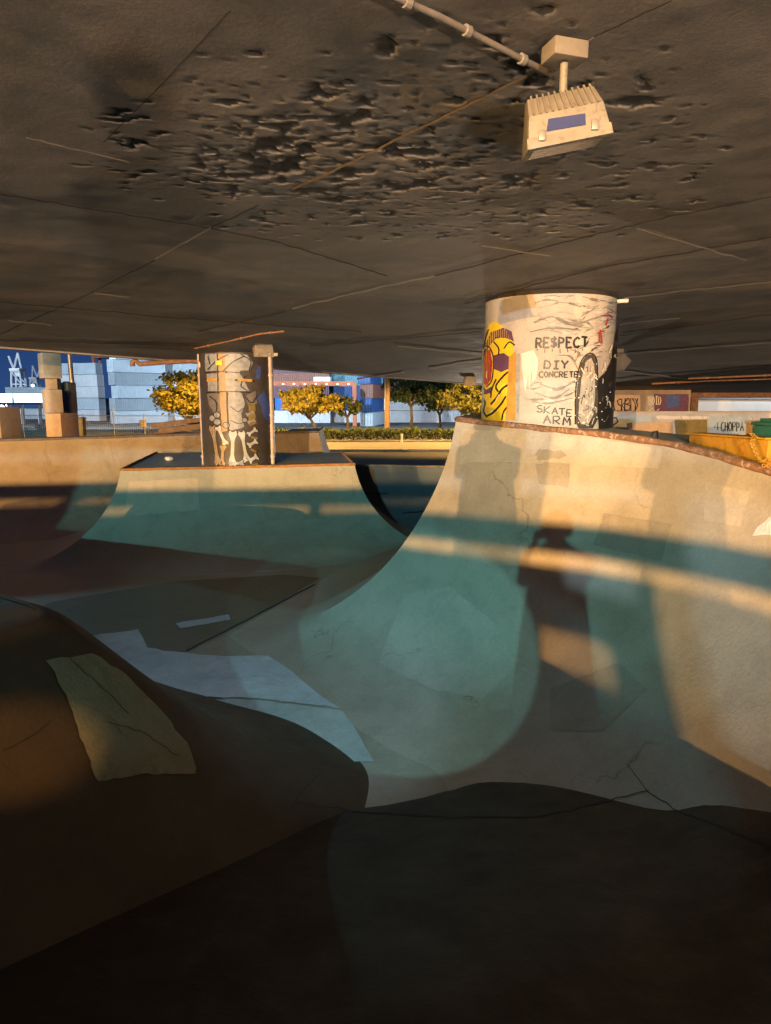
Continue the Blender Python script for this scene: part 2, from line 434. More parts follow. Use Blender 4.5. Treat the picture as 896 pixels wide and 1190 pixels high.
def drop_line(name, pts, w, names, mat, parent, off=.004, wob=0):
    if wob:
        q = []
        for a, b in zip(pts[:-1], pts[1:]):
            k = max(1, int(math.dist(a, b) / 8))
            q += [(a[0] + (b[0] - a[0]) * j / k, a[1] + (b[1] - a[1]) * j / k) for j in range(k)]
        q.append(pts[-1])
        pts = [(p[0], p[1] + wob * noise.noise(Vector((p[0] * .07, p[1] * .07, 1)))) for p in q]
    V, Fc = ribbon(pts, w, 8); P = []; bad = set()
    for i, (x, y) in enumerate(V):
        h = cast(x, y, names)
        if h is None: bad.add(i); P.append((0, 0, 0)); continue
        P.append(h[0] + h[1] * off)
    mb = MB(); mb.add(P, [f for f in Fc if not bad & set(f)])
    return mb.build(name, mat, parent)

# stroke letters, unit box .62 x 1
GL = {
 'A': [[(0, 0), (.3, 1), (.6, 0)], [(.12, .38), (.5, .42)]],
 'B': [[(0, 0), (.02, 1), (.45, .9), (.45, .6), (.05, .52), (.55, .4), (.5, .08), (0, 0)]],
 'C': [[(.58, .85), (.35, 1), (.08, .8), (0, .4), (.15, .05), (.4, 0), (.6, .2)]],
 'D': [[(0, 0), (.03, 1), (.4, .9), (.58, .5), (.4, .08), (0, 0)]],
 'E': [[(.55, .97), (.02, 1), (0, 0), (.58, .04)], [(0, .52), (.42, .5)]],
 'H': [[(0, 0), (.05, 1)], [(.52, 0), (.55, 1)], [(.02, .5), (.55, .5)]],
 'I': [[(.3, 0), (.32, 1)], [(.08, 0), (.55, 0)], [(.08, 1), (.55, 1)]],
 'K': [[(0, 0), (.03, 1)], [(.55, 1), (.03, .45), (.58, 0)]],
 'L': [[(0, 1), (0, 0), (.5, .03)]],
 'M': [[(0, 0), (.08, 1), (.32, .35), (.55, 1), (.62, 0)]],
 'N': [[(0, 0), (.02, 1), (.52, .02), (.56, 1)]],
 'O': [[(.28, 1), (.03, .75), (0, .3), (.25, 0), (.52, .2), (.56, .7), (.28, 1)]],
 'P': [[(0, 0), (.02, 1), (.45, .95), (.52, .68), (.4, .48), (.02, .45)]],
 'R': [[(0, 0), (.02, 1), (.45, .95), (.5, .68), (.38, .5), (.02, .47)], [(.2, .46), (.56, 0)]],
 'S': [[(.55, .88), (.3, 1), (.05, .85), (.1, .58), (.48, .42), (.54, .15), (.28, 0), (0, .12)]],
 '$': [[(.55, .84), (.3, .94), (.05, .82), (.1, .58), (.48, .42), (.54, .18), (.28, .06), (0, .16)], [(.3, 1.06), (.28, -.06)]],
 'T': [[(0, 1), (.6, 1)], [(.3, 1), (.32, 0)]],
 'X': [[(0, 0), (.55, 1)], [(0, 1), (.56, 0)]],
 'Y': [[(0, 1), (.3, .5), (.58, 1)], [(.3, .5), (.28, 0)]],
 '4': [[(.45, 0), (.45, 1), (0, .35), (.6, .35)]],
}
def text_lines(txt, x, y, h, w, slope=0, jit=.04):
    """polylines in pixel space, y down; returns stroke lists"""
    out = []; n = len(txt); adv = w / n
    for i, ch in enumerate(txt):
        if ch == ' ': continue
        x0 = x + i * adv; y0 = y + slope * i * adv + random.uniform(-jit, jit) * h
        for st in GL[ch]:
            out.append([(x0 + px * adv * 1.3, y0 - py * h * random.uniform(.97, 1.03)) for px, py in [(a + random.uniform(-.035, .035), b + random.uniform(-.035, .035)) for a, b in st]])
    return out

# ------------------------------------------------------------------ bowl: ramps
M['teal_band'] = M['ramp']
ramp_right = ramp('right', 'skate_ramp', 'tall pale curved concrete ramp rising to the column with the RESPECT lettering',
    [[(1.9, 12.0, 2.72, -2.1, 1.7), (.84, 8.2, 2.72, -2.9, .1)],
     [(.84, 8.2, 2.72, -2.9, .1), (1.72, 7.25, 2.65, -1.9, -1.6), (2.25, 6.6, 2.61, -1.9, -1.5), (2.6, 5.8, 2.55, -2.15, -1.15),
      (2.85, 5.0, 2.44, -2.35, -.75), (3.0, 3.8, 2.38, -2.4, -.15), (2.9, 2.6, 2.36, -2.3, .5)]],
    M['ramp'], M['coping'], .036, .45, n=10, np_=48)
ramp_island = ramp('island', 'skate_ramp', 'low grey concrete ramp island around the column painted with bones',
    [[(-5.7, 17.0, 1.62, -2.0, .3), (-5.1, 13.1, 1.6, -1.5, -1.75)],
     [(-5.1, 13.1, 1.6, -1.5, -1.75), (-2.9, 13.5, 1.61, .3, -2.2), (-.63, 13.9, 1.63, 1.95, -.75)],
     [(-.63, 13.9, 1.63, 1.95, -.75), (-1.1, 17.2, 1.62, 1.8, .4)]],
    M['ramp_island'], M['coping_rust'], .03, 1.05, n=12, np_=40)
ramp_backleft = ramp('backleft', 'skate_ramp', 'long weathered concrete quarter pipe with grey lip below the stacked blocks',
    [[(-19, 11.5, 2.0, 1.0, -2.2), (-8.85, 15.75, 2.0, 1.1, -2.1), (-4.9, 18.3, 2.0, .9, -2.2)],
     [(-4.9, 18.3, 2.0, .9, -2.2), (-1.85, 19.0, 2.03, 1.9, -.9)], [(-1.85, 19.0, 2.03, 1.9, -.9), (-2.0, 22, 2.0, 1.9, .5)]],
    M['ramp_back'], M['coping_grey'], .035, .5)
ramp_rear = ramp('rear', 'skate_ramp', 'low dark blue painted ramp seen between the two columns',
    [[(-1.9, 16.6, 1.36, .1, -1.9), (2.3, 16.0, 1.35, .2, -1.9), (6.5, 15.2, 1.4, -.3, -1.9)]],
    M['ramp_blue'], M['coping_grey'], .03, .3)
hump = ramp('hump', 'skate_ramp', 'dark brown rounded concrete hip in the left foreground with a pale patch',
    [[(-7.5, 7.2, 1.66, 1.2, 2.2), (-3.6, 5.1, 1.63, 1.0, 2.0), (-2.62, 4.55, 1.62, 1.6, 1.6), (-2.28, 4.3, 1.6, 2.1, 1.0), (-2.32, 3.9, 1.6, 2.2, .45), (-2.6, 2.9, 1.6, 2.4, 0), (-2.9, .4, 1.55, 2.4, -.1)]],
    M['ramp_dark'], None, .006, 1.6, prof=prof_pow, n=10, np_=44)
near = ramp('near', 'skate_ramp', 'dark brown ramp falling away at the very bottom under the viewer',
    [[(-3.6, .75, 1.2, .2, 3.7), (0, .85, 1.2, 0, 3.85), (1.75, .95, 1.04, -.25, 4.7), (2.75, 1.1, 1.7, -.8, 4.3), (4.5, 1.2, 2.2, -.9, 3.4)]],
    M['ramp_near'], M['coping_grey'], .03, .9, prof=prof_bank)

fl = MB()
xs = np.linspace(-12, 9, 43); ys = np.linspace(-4, 24, 57)
fl.grid([[(x, y, .012 * noise.noise(Vector((x * .5, y * .5, 0)))) for x in xs] for y in ys], flip=True)
bvh('floor', fl)
floor = tag(fl.build('bowl_floor', M['floor'], None, True), kind='structure')
FL = ['floor']
RT = ['right', 'floor']

# ------------------------------------------------------------------ ground
def ground_z(x, y):
    if y < 64: return -.03
    return -.03 - 2.6 * min(1, (y - 64) / 36)
g = MB()
gx = np.concatenate([[-1500, -500, -200], np.linspace(-120, 120, 41), [200, 500, 1500]])
gy = np.concatenate([[-300, -100, -40], np.linspace(-20, 110, 66), [150, 220, 400, 900, 2000]])
g.grid([[(x, y, ground_z(x, y) - .012 * (-12 < x < 9 and -4 < y < 24) * 3) for x in gx] for y in gy], flip=True)
tag(g.build('ground', M['asphalt'], None, True), kind='structure')
rd = MB(); rd.grid([[(x, y, -.026) for x in np.linspace(-70, 70, 15)] for y in (38.2, 46.0)], flip=True)
tag(rd.build('road', M['road'], None), kind='structure')
kb = MB(); kb.box((0, 46.15, .03), (140, .25, .16)); kb.box((0, 38.05, .03), (140, .25, .16))
tag(kb.build('kerb', M['kerb'], None), kind='structure')
vg = MB(); vg.grid([[(x, y, -.022) for x in np.linspace(-70, 70, 15)] for y in (46.3, 64)], flip=True)
tag(vg.build('verge', M['dirt'], None), kind='structure')

# ------------------------------------------------------------------ bridge
def ceil_z(x, y): return 4.472 - .044 * y
E0, E1 = Vector((-7.1, 12.9)), Vector((3.2, 23.7))           # line of the bridge's far edge
bridge = thing('bridge', 'low concrete bridge whose pitted underside roofs the skate bowl', 'bridge', (0, 8, 4.1))
def fbm(X, Y, s, seed, octv=4):
    out = np.zeros_like(X); a = 1.0; tot = 0
    rng = np.random.RandomState(seed)
    for o in range(octv):
        n = 256; t = rng.rand(n, n)
        xf, yf = X * s, Y * s
        xi, yi = np.floor(xf).astype(int), np.floor(yf).astype(int)
        fx, fy = xf - xi, yf - yi
        fx = fx * fx * (3 - 2 * fx); fy = fy * fy * (3 - 2 * fy)
        g_ = lambda i, j: t[i % n, j % n]
        out += a * ((g_(xi, yi) * (1 - fx) + g_(xi + 1, yi) * fx) * (1 - fy) + (g_(xi, yi + 1) * (1 - fx) + g_(xi + 1, yi + 1) * fx) * fy)
        tot += a; a *= .55; s *= 2.03
    return out / tot
def geo(a, b, st, g):
    o = [a]; d = st
    while o[-1] < b: d *= g; o.append(o[-1] + d)
    return o
SX = np.array(sorted([-x for x in geo(2.8, 40, .016, 1.22)][1:]) + list(np.arange(-2.8, 4.2, .017)) + geo(4.2, 40, .016, 1.22))
SY = np.array([-1.2, 0, 1.0, 1.5, 1.8] + list(np.arange(2.0, 5.6, .015)) + geo(5.6, 36, .015, 1.035))
X, Y = np.meshgrid(SX, SY)
Z = 4.472 - .044 * Y
# formwork panels: small steps between board lifts
pu = (X * .8 + Y * 1.0) / 1.28; pv = (-X * .78 + Y) / 1.27
pi, pj = np.floor(pu / 2.6 + .35).astype(int), np.floor(pv / 3.4 + .1).astype(int)
rng = np.random.RandomState(3); tab = rng.rand(64, 64)
Z += (fbm(X, Y, .9, 5) - .5) * .03
def blob(cx, cy, rx, ry, k=1.0): return np.exp(-(((X - cx) / rx) ** 2 + ((Y - cy) / ry) ** 2) ** k)
def pz(x, y):
    d = ray(x, y); t = (4.472 - 3) / (d.z + .044 * d.y); return (d.x * t, d.y * t)
dens = np.zeros_like(X)
for (px, py, rx, ry, a) in ((330, 190, .75, .55, 1.0), (420, 215, .9, .5, 1.0), (470, 165, .8, .5, .85), (270, 130, .3, .2, .5), (560, 190, .9, .5, .75),
                            (690, 160, .45, .5, .45), (600, 250, .9, .6, .55), (380, 130, .6, .4, .7), (720, 205, .4, .4, .3), (450, 250, 1.0, .5, .6), (560, 95, .7, .4, .5)):
    cx, cy = pz(px, py); dens = np.maximum(dens, a * blob(cx, cy, rx, ry))
p1 = fbm(X * .9, Y * 1.15, 10.5, 11, 4); p2 = fbm(X, Y * 1.2, 21, 23, 3)
pit = np.clip((p1 - (.735 - .205 * dens)) / .045, 0, 1) * (dens > .08)
pit2 = np.clip((p2 - (.80 - .24 * dens)) / .10, 0, 1) * (dens > .12)
Z += pit * .0145 * (.5 + .9 * p2) + pit2 * .006
Z -= np.clip(fbm(X, Y, 30, 31, 3) - .64, 0, 1) * .02 * np.clip(dens * 1.6, 0, 1) * (1 - pit)
me = bpy.data.meshes.new('soffit')
nr, nc = X.shape
V = np.stack([X, Y, Z], -1).reshape(-1, 3)
idx = np.arange(nr * nc).reshape(nr, nc)
Fq = np.stack([idx[:-1, :-1], idx[1:, :-1], idx[1:, 1:], idx[:-1, 1:]], -1).reshape(-1, 4)
def side(P): return (E1.x - E0.x) * (P[:, 1] - E0.y) - (E1.y - E0.y) * (P[:, 0] - E0.x)
me.from_pydata((V - np.array([0, 8, 4.1])).tolist(), [], Fq.tolist())
at_ = me.attributes.new('pit', 'FLOAT', 'POINT'); at_.data.foreach_set('value', np.clip(np.maximum(pit * (.5 + .8 * p2), pit2 * .7), 0, 1).astype(np.float32).ravel())
bm = bmesh.new(); bm.from_mesh(me)
dE = (E1 - E0).normalized()
bmesh.ops.bisect_plane(bm, geom=bm.verts[:] + bm.edges[:] + bm.faces[:], plane_co=(E0.x, E0.y - 8, 0), plane_no=(-dE.y, dE.x, 0), clear_outer=True)
bmesh.ops.bisect_plane(bm, geom=bm.verts[:] + bm.edges[:] + bm.faces[:], plane_co=(0, 30 - 8, 0), plane_no=(0, 1, 0), clear_outer=True)
bm.to_mesh(me); bm.free()
me.materials.append(M['soffit'])
for p in me.polygons: p.use_smooth = True
me.set_sharp_from_angle(angle=R(50))
so = bpy.data.objects.new('soffit', me); COL.objects.link(so); so.parent = bridge
# a coarse copy of the soffit plane for dropping the seams on
sb = MB(); sb.grid([[(x, y, ceil_z(x, y) - .022) for x in (-40, 40)] for y in (-1.2, 32)]); bvh('soffit', sb)
# slab above
def edge_y(x): return E0.y + (x - E0.x) * (E1.y - E0.y) / (E1.x - E0.x)
poly = [(-20.6, -1.15), (40, -1.15), (40, 29.9), (9.1, 29.9), (-20.6, edge_y(-20.6))]
sl = MB(); n5 = len(poly)
sl.add([(x, y, ceil_z(x, y) + .12) for x, y in poly] + [(x, y, ceil_z(x, y) + 1.1) for x, y in poly],
       [tuple(range(n5)), tuple(reversed(range(n5, 2 * n5)))] + [(i, n5 + i, n5 + (i + 1) % n5, (i + 1) % n5) for i in range(n5)])
sl.build('deck_slab', M['soffit'], bridge)
eb = MB()
eb.add([(E0.x - 13.4, edge_y(E0.x - 13.4) - .4, 0)] * 0, [])
a, b = Vector((-20.4, edge_y(-20.4))), Vector((9.0, edge_y(9.0)))
nrm = Vector((-dE.y, dE.x))
for (w0, w1, zz) in ((.003, .16, -.03),):
    q = [a + nrm * w0, b + nrm * w0, b + nrm * w1, a + nrm * w1]
    eb.add([(p.x, p.y, ceil_z(p.x, p.y) + zz) for p in q] + [(p.x, p.y, ceil_z(p.x, p.y) + 1.05) for p in q],
           [(0, 1, 2, 3), (7, 6, 5, 4), (0, 4, 5, 1), (1, 5, 6, 2), (2, 6, 7, 3), (3, 7, 4, 0)])
eb.build('fascia', M['soffit'], bridge)
SF = ['soffit']
def seams(lst, w, mat, off, name='seam'):
    for pts in lst: drop_line(name, pts, w, SF, mat, bridge, off, 1.5)
M['seam_orange'] = paint('iron_stained_seam', (.50, .32, .14), .8, .4, 9, 0, .3)
seams([[(340, 216), (402, 187), (470, 152), (540, 119), (612, 82)]], 2.6, M['seam_orange'], .02)
seams([[(612, 82), (690, 42)], [(180, 300), (245, 264)], [(340, 358), (420, 338), (505, 320)], [(30, 158), (90, 173), (150, 187)],
       [(462, 402), (560, 412)], [(500, 428), (560, 418)], [(740, 265), (868, 302)], [(725, 346), (800, 337), (896, 327)], [(725, 411), (896, 398)],
       [(110, 340), (150, 345)], [(10, 372), (60, 378)], [(720, 376), (790, 369)], [(415, 440), (470, 432)], [(560, 285), (640, 297)], [(715, 430), (800, 441)]],
      1.5, M['soffit_line'], .006)
seams([[(0, 388), (85, 350), (180, 302)], [(245, 264), (300, 238)], [(120, 165), (190, 95), (268, 10)], [(0, 225), (110, 243), (230, 262), (320, 280), (450, 320)],
       [(505, 320), (640, 285), (760, 255), (896, 228)], [(0, 350), (190, 368), (420, 385)], [(230, 385), (330, 362)], [(0, 395), (240, 402)], [(690, 42), (780, 0)],
       [(540, 352), (700, 310), (896, 275)], [(720, 390), (896, 365)], [(360, 402), (560, 385)], [(715, 440), (896, 425)]],
      1.5, M['seam_soft'], .004)

# ------------------------------------------------------------------ columns
def cyl_map(c, rr, xm, hw, ztop, ytop, zbot, ybot):
    f = Vector((-c[0], -c[1])).normalized(); rt = Vector((-f.y, f.x))
    if rt.x < 0: rt = -rt
    def fn(x, y, off):
        q = max(-1.0, min(1.0, (x - xm) / hw)); th = math.asin(q)
        z = min(ztop - .035, zbot + (ybot - y) / (ybot - ytop) * (ztop - zbot))
        d = f * math.cos(th) + rt * math.sin(th)
        return (c[0] + d.x * (rr + off), c[1] + d.y * (rr + off), z)
    return fn
class Mural:
    def __init__(s, fn, dl=.00012): s.fn = fn; s.dl = dl; s.mb = MB(); s.mats = []; s.layer = 0
    def mi(s, m):
        if m not in s.mats: s.mats.append(m)
        return s.mats.index(m)
    def fill(s, poly, m, amp=.6):
        s.layer += 1; off = .0025 + s.layer * s.dl
        poly = rough_poly(poly, amp, 5)
        try: V, Fc = subdivided(poly, 2.5)
        except Exception: return
        s.mb.add([s.fn(x, y, off) for x, y in V], Fc, s.mi(m))
    def line(s, pts, w, m):
        s.layer += 1; off = .0025 + s.layer * s.dl
        V, Fc = ribbon(pts, w, 2.5); s.mb.add([s.fn(x, y, off) for x, y in V], Fc, s.mi(m))
    def spline(s, pts, w, m): s.line(catmull(pts, 6), w, m)
    def text(s, txt, x, y, h, w, lw, m, slope=0):
        for st in text_lines(txt, x, y, h, w, slope): s.line(st, lw, m)
    def ell(s, cx, cy, rx, ry, m, rot=0, amp=.5):
        s.fill([(cx + rx * math.cos(t) * math.cos(rot) - ry * math.sin(t) * math.sin(rot), cy + rx * math.cos(t) * math.sin(rot) + ry * math.sin(t) * math.cos(rot)) for t in np.linspace(0, 2 * math.pi, 18, endpoint=False)], m, amp)
    def build(s, name, parent): return s.mb.build(name, [M[k] for k in s.mats], parent)

def shaft(c, rr, z0, z1, mat, parent):
    mb = MB(); n = 64; rows = []
    for z in np.linspace(z0, z1, 14):
        rows.append([(c[0] + rr * math.cos(2 * math.pi * k / n), c[1] + rr * math.sin(2 * math.pi * k / n), z) for k in range(n + 1)])
    mb.grid(rows); return mb.build('shaft', mat, parent, True)

CR = (1.93, 8.32)
colR = thing('column', 'thick white round column lettered RESPECT and DIY CONCRETE beside a yellow face', 'column', (CR[0], CR[1], 2.6))
shaft(CR, .75, -.05, 4.085, M['column'], colR)
mb = MB(); rows = []
for z in (4.04, 4.3): rows.append([(CR[0] + .70 * math.cos(2 * math.pi * k / 48), CR[1] + .70 * math.sin(2 * math.pi * k / 48), z) for k in range(49)])
mb.grid(rows); mb.build('bearing_joint', M['seam_dark'], colR, True)
mr = Mural(cyl_map(CR, .75, 637, 75, 4.10, 345, 2.65, 497))
# grey cloudy brush marks
random.seed(11)
for i in range(95):
    x = random.uniform(622, 706); y = random.choice([random.uniform(338, 366), random.uniform(366, 394), random.uniform(447, 468)])
    w = random.uniform(8, 26); a = random.uniform(-.5, .25)
    mr.spline([(x - w / 2, y - a * w / 2), (x, y + random.uniform(-3, 3)), (x + w / 2, y + a * w / 2)], [.5, random.uniform(1.2, 3.2), .8], random.choice(['greyl', 'swirl', 'greyp', 'greyp']))
for i in range(44):
    x = random.uniform(664, 709); y = random.choice([random.uniform(342, 412), random.uniform(366, 420), random.uniform(425, 490)])
    w = random.uniform(5, 14); a = random.uniform(-1.6, .6)
    mr.spline([(x - w / 2, y - a * w / 2), (x + random.uniform(-2, 2), y + random.uniform(-2, 2)), (min(711, x + w / 2), y + a * w / 2)], [.4, random.uniform(.8, 2.4), .5], random.choice(['swirl', 'greyblack', 'greyp', 'greyblack']))
# yellow face at the left
mr.fill([(563, 470), (562, 425), (566, 392), (571, 375), (580, 372), (592, 384), (600, 400), (602, 420), (597, 445), (594, 489), (564, 492)], 'yellow', 1.2)
mr.fill([(566, 398), (574, 385), (588, 381), (598, 386), (601, 398), (592, 393), (581, 392), (573, 400), (568, 409)], 'purple', 1)
mr.fill([(564, 420), (568, 404), (574, 405), (577, 420), (576, 440), (570, 447), (565, 443)], 'red', .5)
mr.spline([(564, 420), (567, 402), (573, 402), (578, 416), (577, 440), (570, 449)], 1.6, 'black')
mr.fill([(578, 412), (590, 410), (599, 416), (598, 428), (588, 432), (579, 428)], 'purple', 1)
mr.fill([(563, 446), (570, 452), (577, 448), (576, 456), (568, 458), (563, 455)], 'purple', .5)
mr.ell(586, 398, 5, 6, 'yellow')
for pts, w in (([(598, 430), (589, 438), (582, 448), (585, 455)], 2.2), ([(597, 446), (589, 452), (583, 462), (576, 470)], 2.4), ([(594, 460), (588, 470), (579, 480), (572, 484)], 2.2),
               ([(564, 462), (569, 468), (567, 478), (572, 486)], 2.2), ([(582, 440), (577, 452), (576, 462)], 1.8), ([(571, 380), (567, 392), (565, 402)], 2), ([(590, 405), (596, 398), (602, 402)], 1.6),
               ([(598, 470), (592, 478), (590, 488)], 1.8), ([(578, 396), (584, 404), (584, 412)], 1.5)):
    mr.spline(pts, w, 'black')
for pts in ([(586, 458), (582, 466)], [(580, 476), (575, 480)], [(570, 430), (570, 438)], [(563, 404), (569, 401)]): mr.line(pts, 1.0, 'white')
mr.fill([(562, 420), (565, 408), (566, 440), (567, 470), (564, 492), (562, 480)], 'skyp', .3)
# ochre strip with dark edge, pale drips
mr.fill([(596, 415), (603, 409), (606, 440), (606, 488), (595, 488)], 'gold', .6)
mr.fill([(604, 412), (608, 411), (609, 450), (608, 489), (605, 489)], 'greyp', .3)
mr.fill([(609, 412), (622, 408), (627, 418), (626, 440), (622, 443), (621, 432), (619, 452), (617, 436), (615, 455), (612, 440), (610, 425)], 'white', .8)
# lettering
for t_, x_, y_, h_, w_, lw in (('RE$PECT', 624.5, 406, 11, 54, 2.1),): mr.text(t_, x_, y_, h_, w_, lw, 'black', -.015)
for k in range(7):
    mr.line([(626 + k * 7.7, 407), (626 + k * 7.7 + random.uniform(-.5, .5), 408 + random.uniform(1, 5))], .7, 'greyblack')
mr.text('DIY', 634, 429, 8.5, 26, 1.8, 'black', -.01)
mr.text('CONCRETE', 629, 439, 6.4, 41, 1.25, 'black', -.005)
mr.text('SKATE', 628, 478, 8, 38, 1.2, 'black', .17)
mr.text('ARM', 635, 491, 9.5, 30, 1.4, 'black', .1)
# dark deck-shaped panel and black scrawl at the right
mr.fill([(668, 490), (667, 470), (669, 445), (671, 424), (676, 414), (683, 413), (688, 420), (690, 440), (691, 465), (691, 484), (686, 497), (672, 497)], 'greyblack', .6)
mr.fill([(671, 486), (671, 460), (673, 436), (676, 421), (681, 417), (685, 424), (687, 446), (687, 480), (682, 492), (674, 492)], 'greyp', .6)
mr.spline([(668, 492), (667, 450), (671, 422), (679, 412), (687, 418), (690, 446), (692, 480), (686, 497)], 1.2, 'black')
for i in range(26):
    x = random.uniform(672, 688); y = random.uniform(424, 492)
    mr.spline([(x, y), (x + random.uniform(-3, 3), y + random.uniform(-4, 4)), (x + random.uniform(-4, 4), y + random.uniform(2, 8))], random.uniform(.5, 1.1), random.choice(['black', 'greyblack', 'bone', 'white']))
mr.fill([(690, 440), (697, 432), (703, 420), (708, 385), (711, 372), (711.5, 430), (711.5, 498), (693, 498), (691, 470)], 'black', .8)
for i in range(24):
    x = random.uniform(694, 710); y = random.uniform(392, 492)
    mr.spline([(x, y), (x + random.uniform(-3, 2), y + random.uniform(-5, 5)), (x + random.uniform(-3, 2), y + random.uniform(-2, 6))], random.uniform(.6, 1.2), random.choice(['greyp', 'greyblack', 'greyl', 'white']))
for pts in ([(689, 385), (692, 400), (689, 399), (688, 388), (694, 386)], [(689, 370), (698, 368), (703, 370)], [(697, 372), (695, 380)]): mr.line(pts, 1.3, 'red')
for i in range(30):                                            # paint spatter
    x = random.uniform(664, 706); y = random.uniform(420, 492); r_ = random.uniform(.4, .9)
    mr.ell(x, y, r_, r_, 'white', 0, 0)
# wavy grey strokes round the words
for pts, w in (([(622, 378), (640, 372), (660, 380), (690, 370)], 2.4), ([(618, 388), (640, 384), (664, 386)], 1.6), ([(630, 446), (648, 452), (664, 444)], 2.6), ([(626, 456), (645, 462), (660, 452)], 2.2),
               ([(660, 408), (668, 412), (664, 422)], 2.0), ([(648, 414), (660, 416), (668, 430)], 1.4), ([(622, 466), (640, 468), (664, 462)], 1.6)): mr.spline(pts, [.6, w * 1.3, .8], 'swirl')
mr.build('mural', colR)
sp_ = MB(); c0 = mr.fn(711, 349, .0); sp_.tube([c0, (c0[0] + .12, c0[1] - .02, c0[2] + .005)], .022, 10); sp_.build('pipe_stub', M['white'], colR)

CL = (-3.08, 14.4)
colL = thing('column', 'dark round column painted with grey bones, pipes running up both sides', 'column', (CL[0], CL[1], 1.6))
shaft(CL, .75, -.05, 3.86, M['column_dark'], colL)
ml = Mural(cyl_map(CL, .75, 276, 41.5, 3.86, 408, 1.62, 540), .00045)
random.seed(5)
ml.fill([(243, 410), (262, 408), (288, 411), (294, 420), (290, 429), (243, 430)], 'grey2', .8)
ml.fill([(244, 433), (262, 432), (281, 434), (289, 452), (245, 453)], 'grey2', .8)
ml.fill([(244, 456), (256, 455), (268, 470), (262, 476), (252, 480), (245, 468)], 'grey3', .8)
ml.fill([(266, 457), (281, 455), (284, 466), (280, 478), (282, 494), (266, 496)], 'grey2', .8)
ml.fill([(284, 458), (296, 452), (297, 466), (288, 474)], 'grey3', .6)
ml.fill([(257, 410), (264, 409), (264, 498), (258, 500)], 'tan2', 1)  # strip of warm light on the column, painted as tan
ml.fill([(266, 410), (280, 411), (280, 495), (267, 498)], 'grey2', 1)  # strip of cool light on the column, painted as grey
ml.ell(297, 431, 4.5, 11, 'greyblack', .15); ml.ell(300, 431, 3, 8, 'blue', .15)
ml.fill([(297, 460), (306, 452), (312, 470), (313, 494), (304, 482)], 'blue', 1)
ml.fill([(287, 470), (294, 466), (296, 490), (288, 494)], 'olive', 1)
def bone(x0, y0, x1, y1, w, m):
    dx, dy = x1 - x0, y1 - y0; L = math.hypot(dx, dy); ux, uy = dx / L, dy / L; nx, ny = -uy, ux
    P = lambda t, s_: (x0 + ux * L * t + nx * s_ * w, y0 + uy * L * t + ny * s_ * w)
    o = [P(0, -.25), P(-.05, -.9), P(.06, -1.25), P(.17, -.8), P(.3, -.5), P(.7, -.5), P(.83, -.8), P(.94, -1.25), P(1.05, -.9), P(1, -.2), P(1, .2), P(1.05, .9), P(.94, 1.25), P(.83, .8), P(.7, .5), P(.3, .5), P(.17, .8), P(.06, 1.25), P(-.05, .9), P(0, .25)]
    cxm, cym = (x0 + x1) / 2, (y0 + y1) / 2
    ml.fill([(cxm + (p[0] - cxm) * 1.12 + nx * 0, cym + (p[1] - cym) * 1.06) for p in o], 'black', .2)
    ml.fill(o, m, .3)
for q in ((248, 494, 253, 538, 3.2, 'tan2'), (254, 494, 262, 514, 3, 'bone2'), (259, 516, 257, 538, 3, 'tan2'), (270, 500, 268, 538, 3.6, 'bone2'), (279, 500, 284, 534, 3.2, 'bone2'),
          (265, 537, 280, 536, 3, 'grey2'), (286, 503, 295, 497, 2.6, 'bone2'), (286, 516, 295, 511, 3.2, 'bone2'), (286, 534, 295, 529, 3.6, 'bone2'), (286, 489, 294, 486, 2, 'grey2'), (285, 480, 293, 476, 2, 'grey2')): bone(*q)
for cx, cy, r_ in ((249, 484, 3.2), (254, 480, 3), (254, 488, 3.4), (263, 492, 3), (283, 486, 2.4)): ml.ell(cx, cy, r_ + .8, r_ + .8, 'black'); ml.ell(cx, cy, r_, r_, 'grey2')
for pts, w in (([(243, 431), (262, 430.5), (282, 432)], 1), ([(243, 454.5), (266, 453), (290, 454)], 1.2), ([(246, 428), (256, 418), (268, 411)], .9), ([(262, 430), (272, 420), (284, 413)], .9), ([(281, 411), (291, 418), (289, 430)], .9),
               ([(244, 440), (257, 440)], 2.2), ([(274, 440), (294, 441)], 2.4), ([(282, 456), (290, 466), (297, 458)], .9), ([(257, 410), (256, 456)], .8), ([(265, 456), (265, 500)], .8), ([(247, 412), (249, 422)], .7), ([(285, 435), (280, 446), (286, 452)], .8),
               ([(247, 458), (254, 466), (253, 478)], .9), ([(268, 470), (276, 476), (282, 472)], .7), ([(268, 486), (276, 490), (283, 488)], .7)):
    ml.spline(pts if len(pts) > 2 else [pts[0], ((pts[0][0] + pts[1][0]) / 2, (pts[0][1] + pts[1][1]) / 2), pts[1]], w, 'black')
ml.fill([(255, 418), (262, 418), (262, 423), (255, 423)], 'yellow', .2)
ml.fill([(245, 438), (256, 438), (256, 441.5), (245, 441.5)], 'gold', .2); ml.fill([(277, 438), (292, 439), (292, 442), (277, 441)], 'gold', .2)
for a, b in (((288, 520), (294, 524)), ((289, 506), (296, 508)), ((287, 540), (295, 538))): ml.line([a, b], 2.6, 'olive')
ml.build('mural', colL)
def vpipe(x, ra, mat, name, y0=412, y1=537, D=14.2):
    mb = MB(); p0 = atY(x, y1, D); mb.tube([(p0.x, p0.y, 1.58), (p0.x, p0.y, 2.7), (p0.x, p0.y, 3.87)], ra, 12)
    for z in (1.75, 2.6, 3.4): mb.tube([(p0.x, p0.y, z), (p0.x, p0.y, z + .05)], ra * 1.35, 12)
    return mb.build(name, mat, colL, True)
vpipe(237, .045, M['pvc'], 'drain_pipe', D=14.15); vpipe(243.5, .04, M['pipe_dark'], 'drain_pipe', D=13.95); vpipe(316.5, .055, M['pvc'], 'drain_pipe', D=14.2)
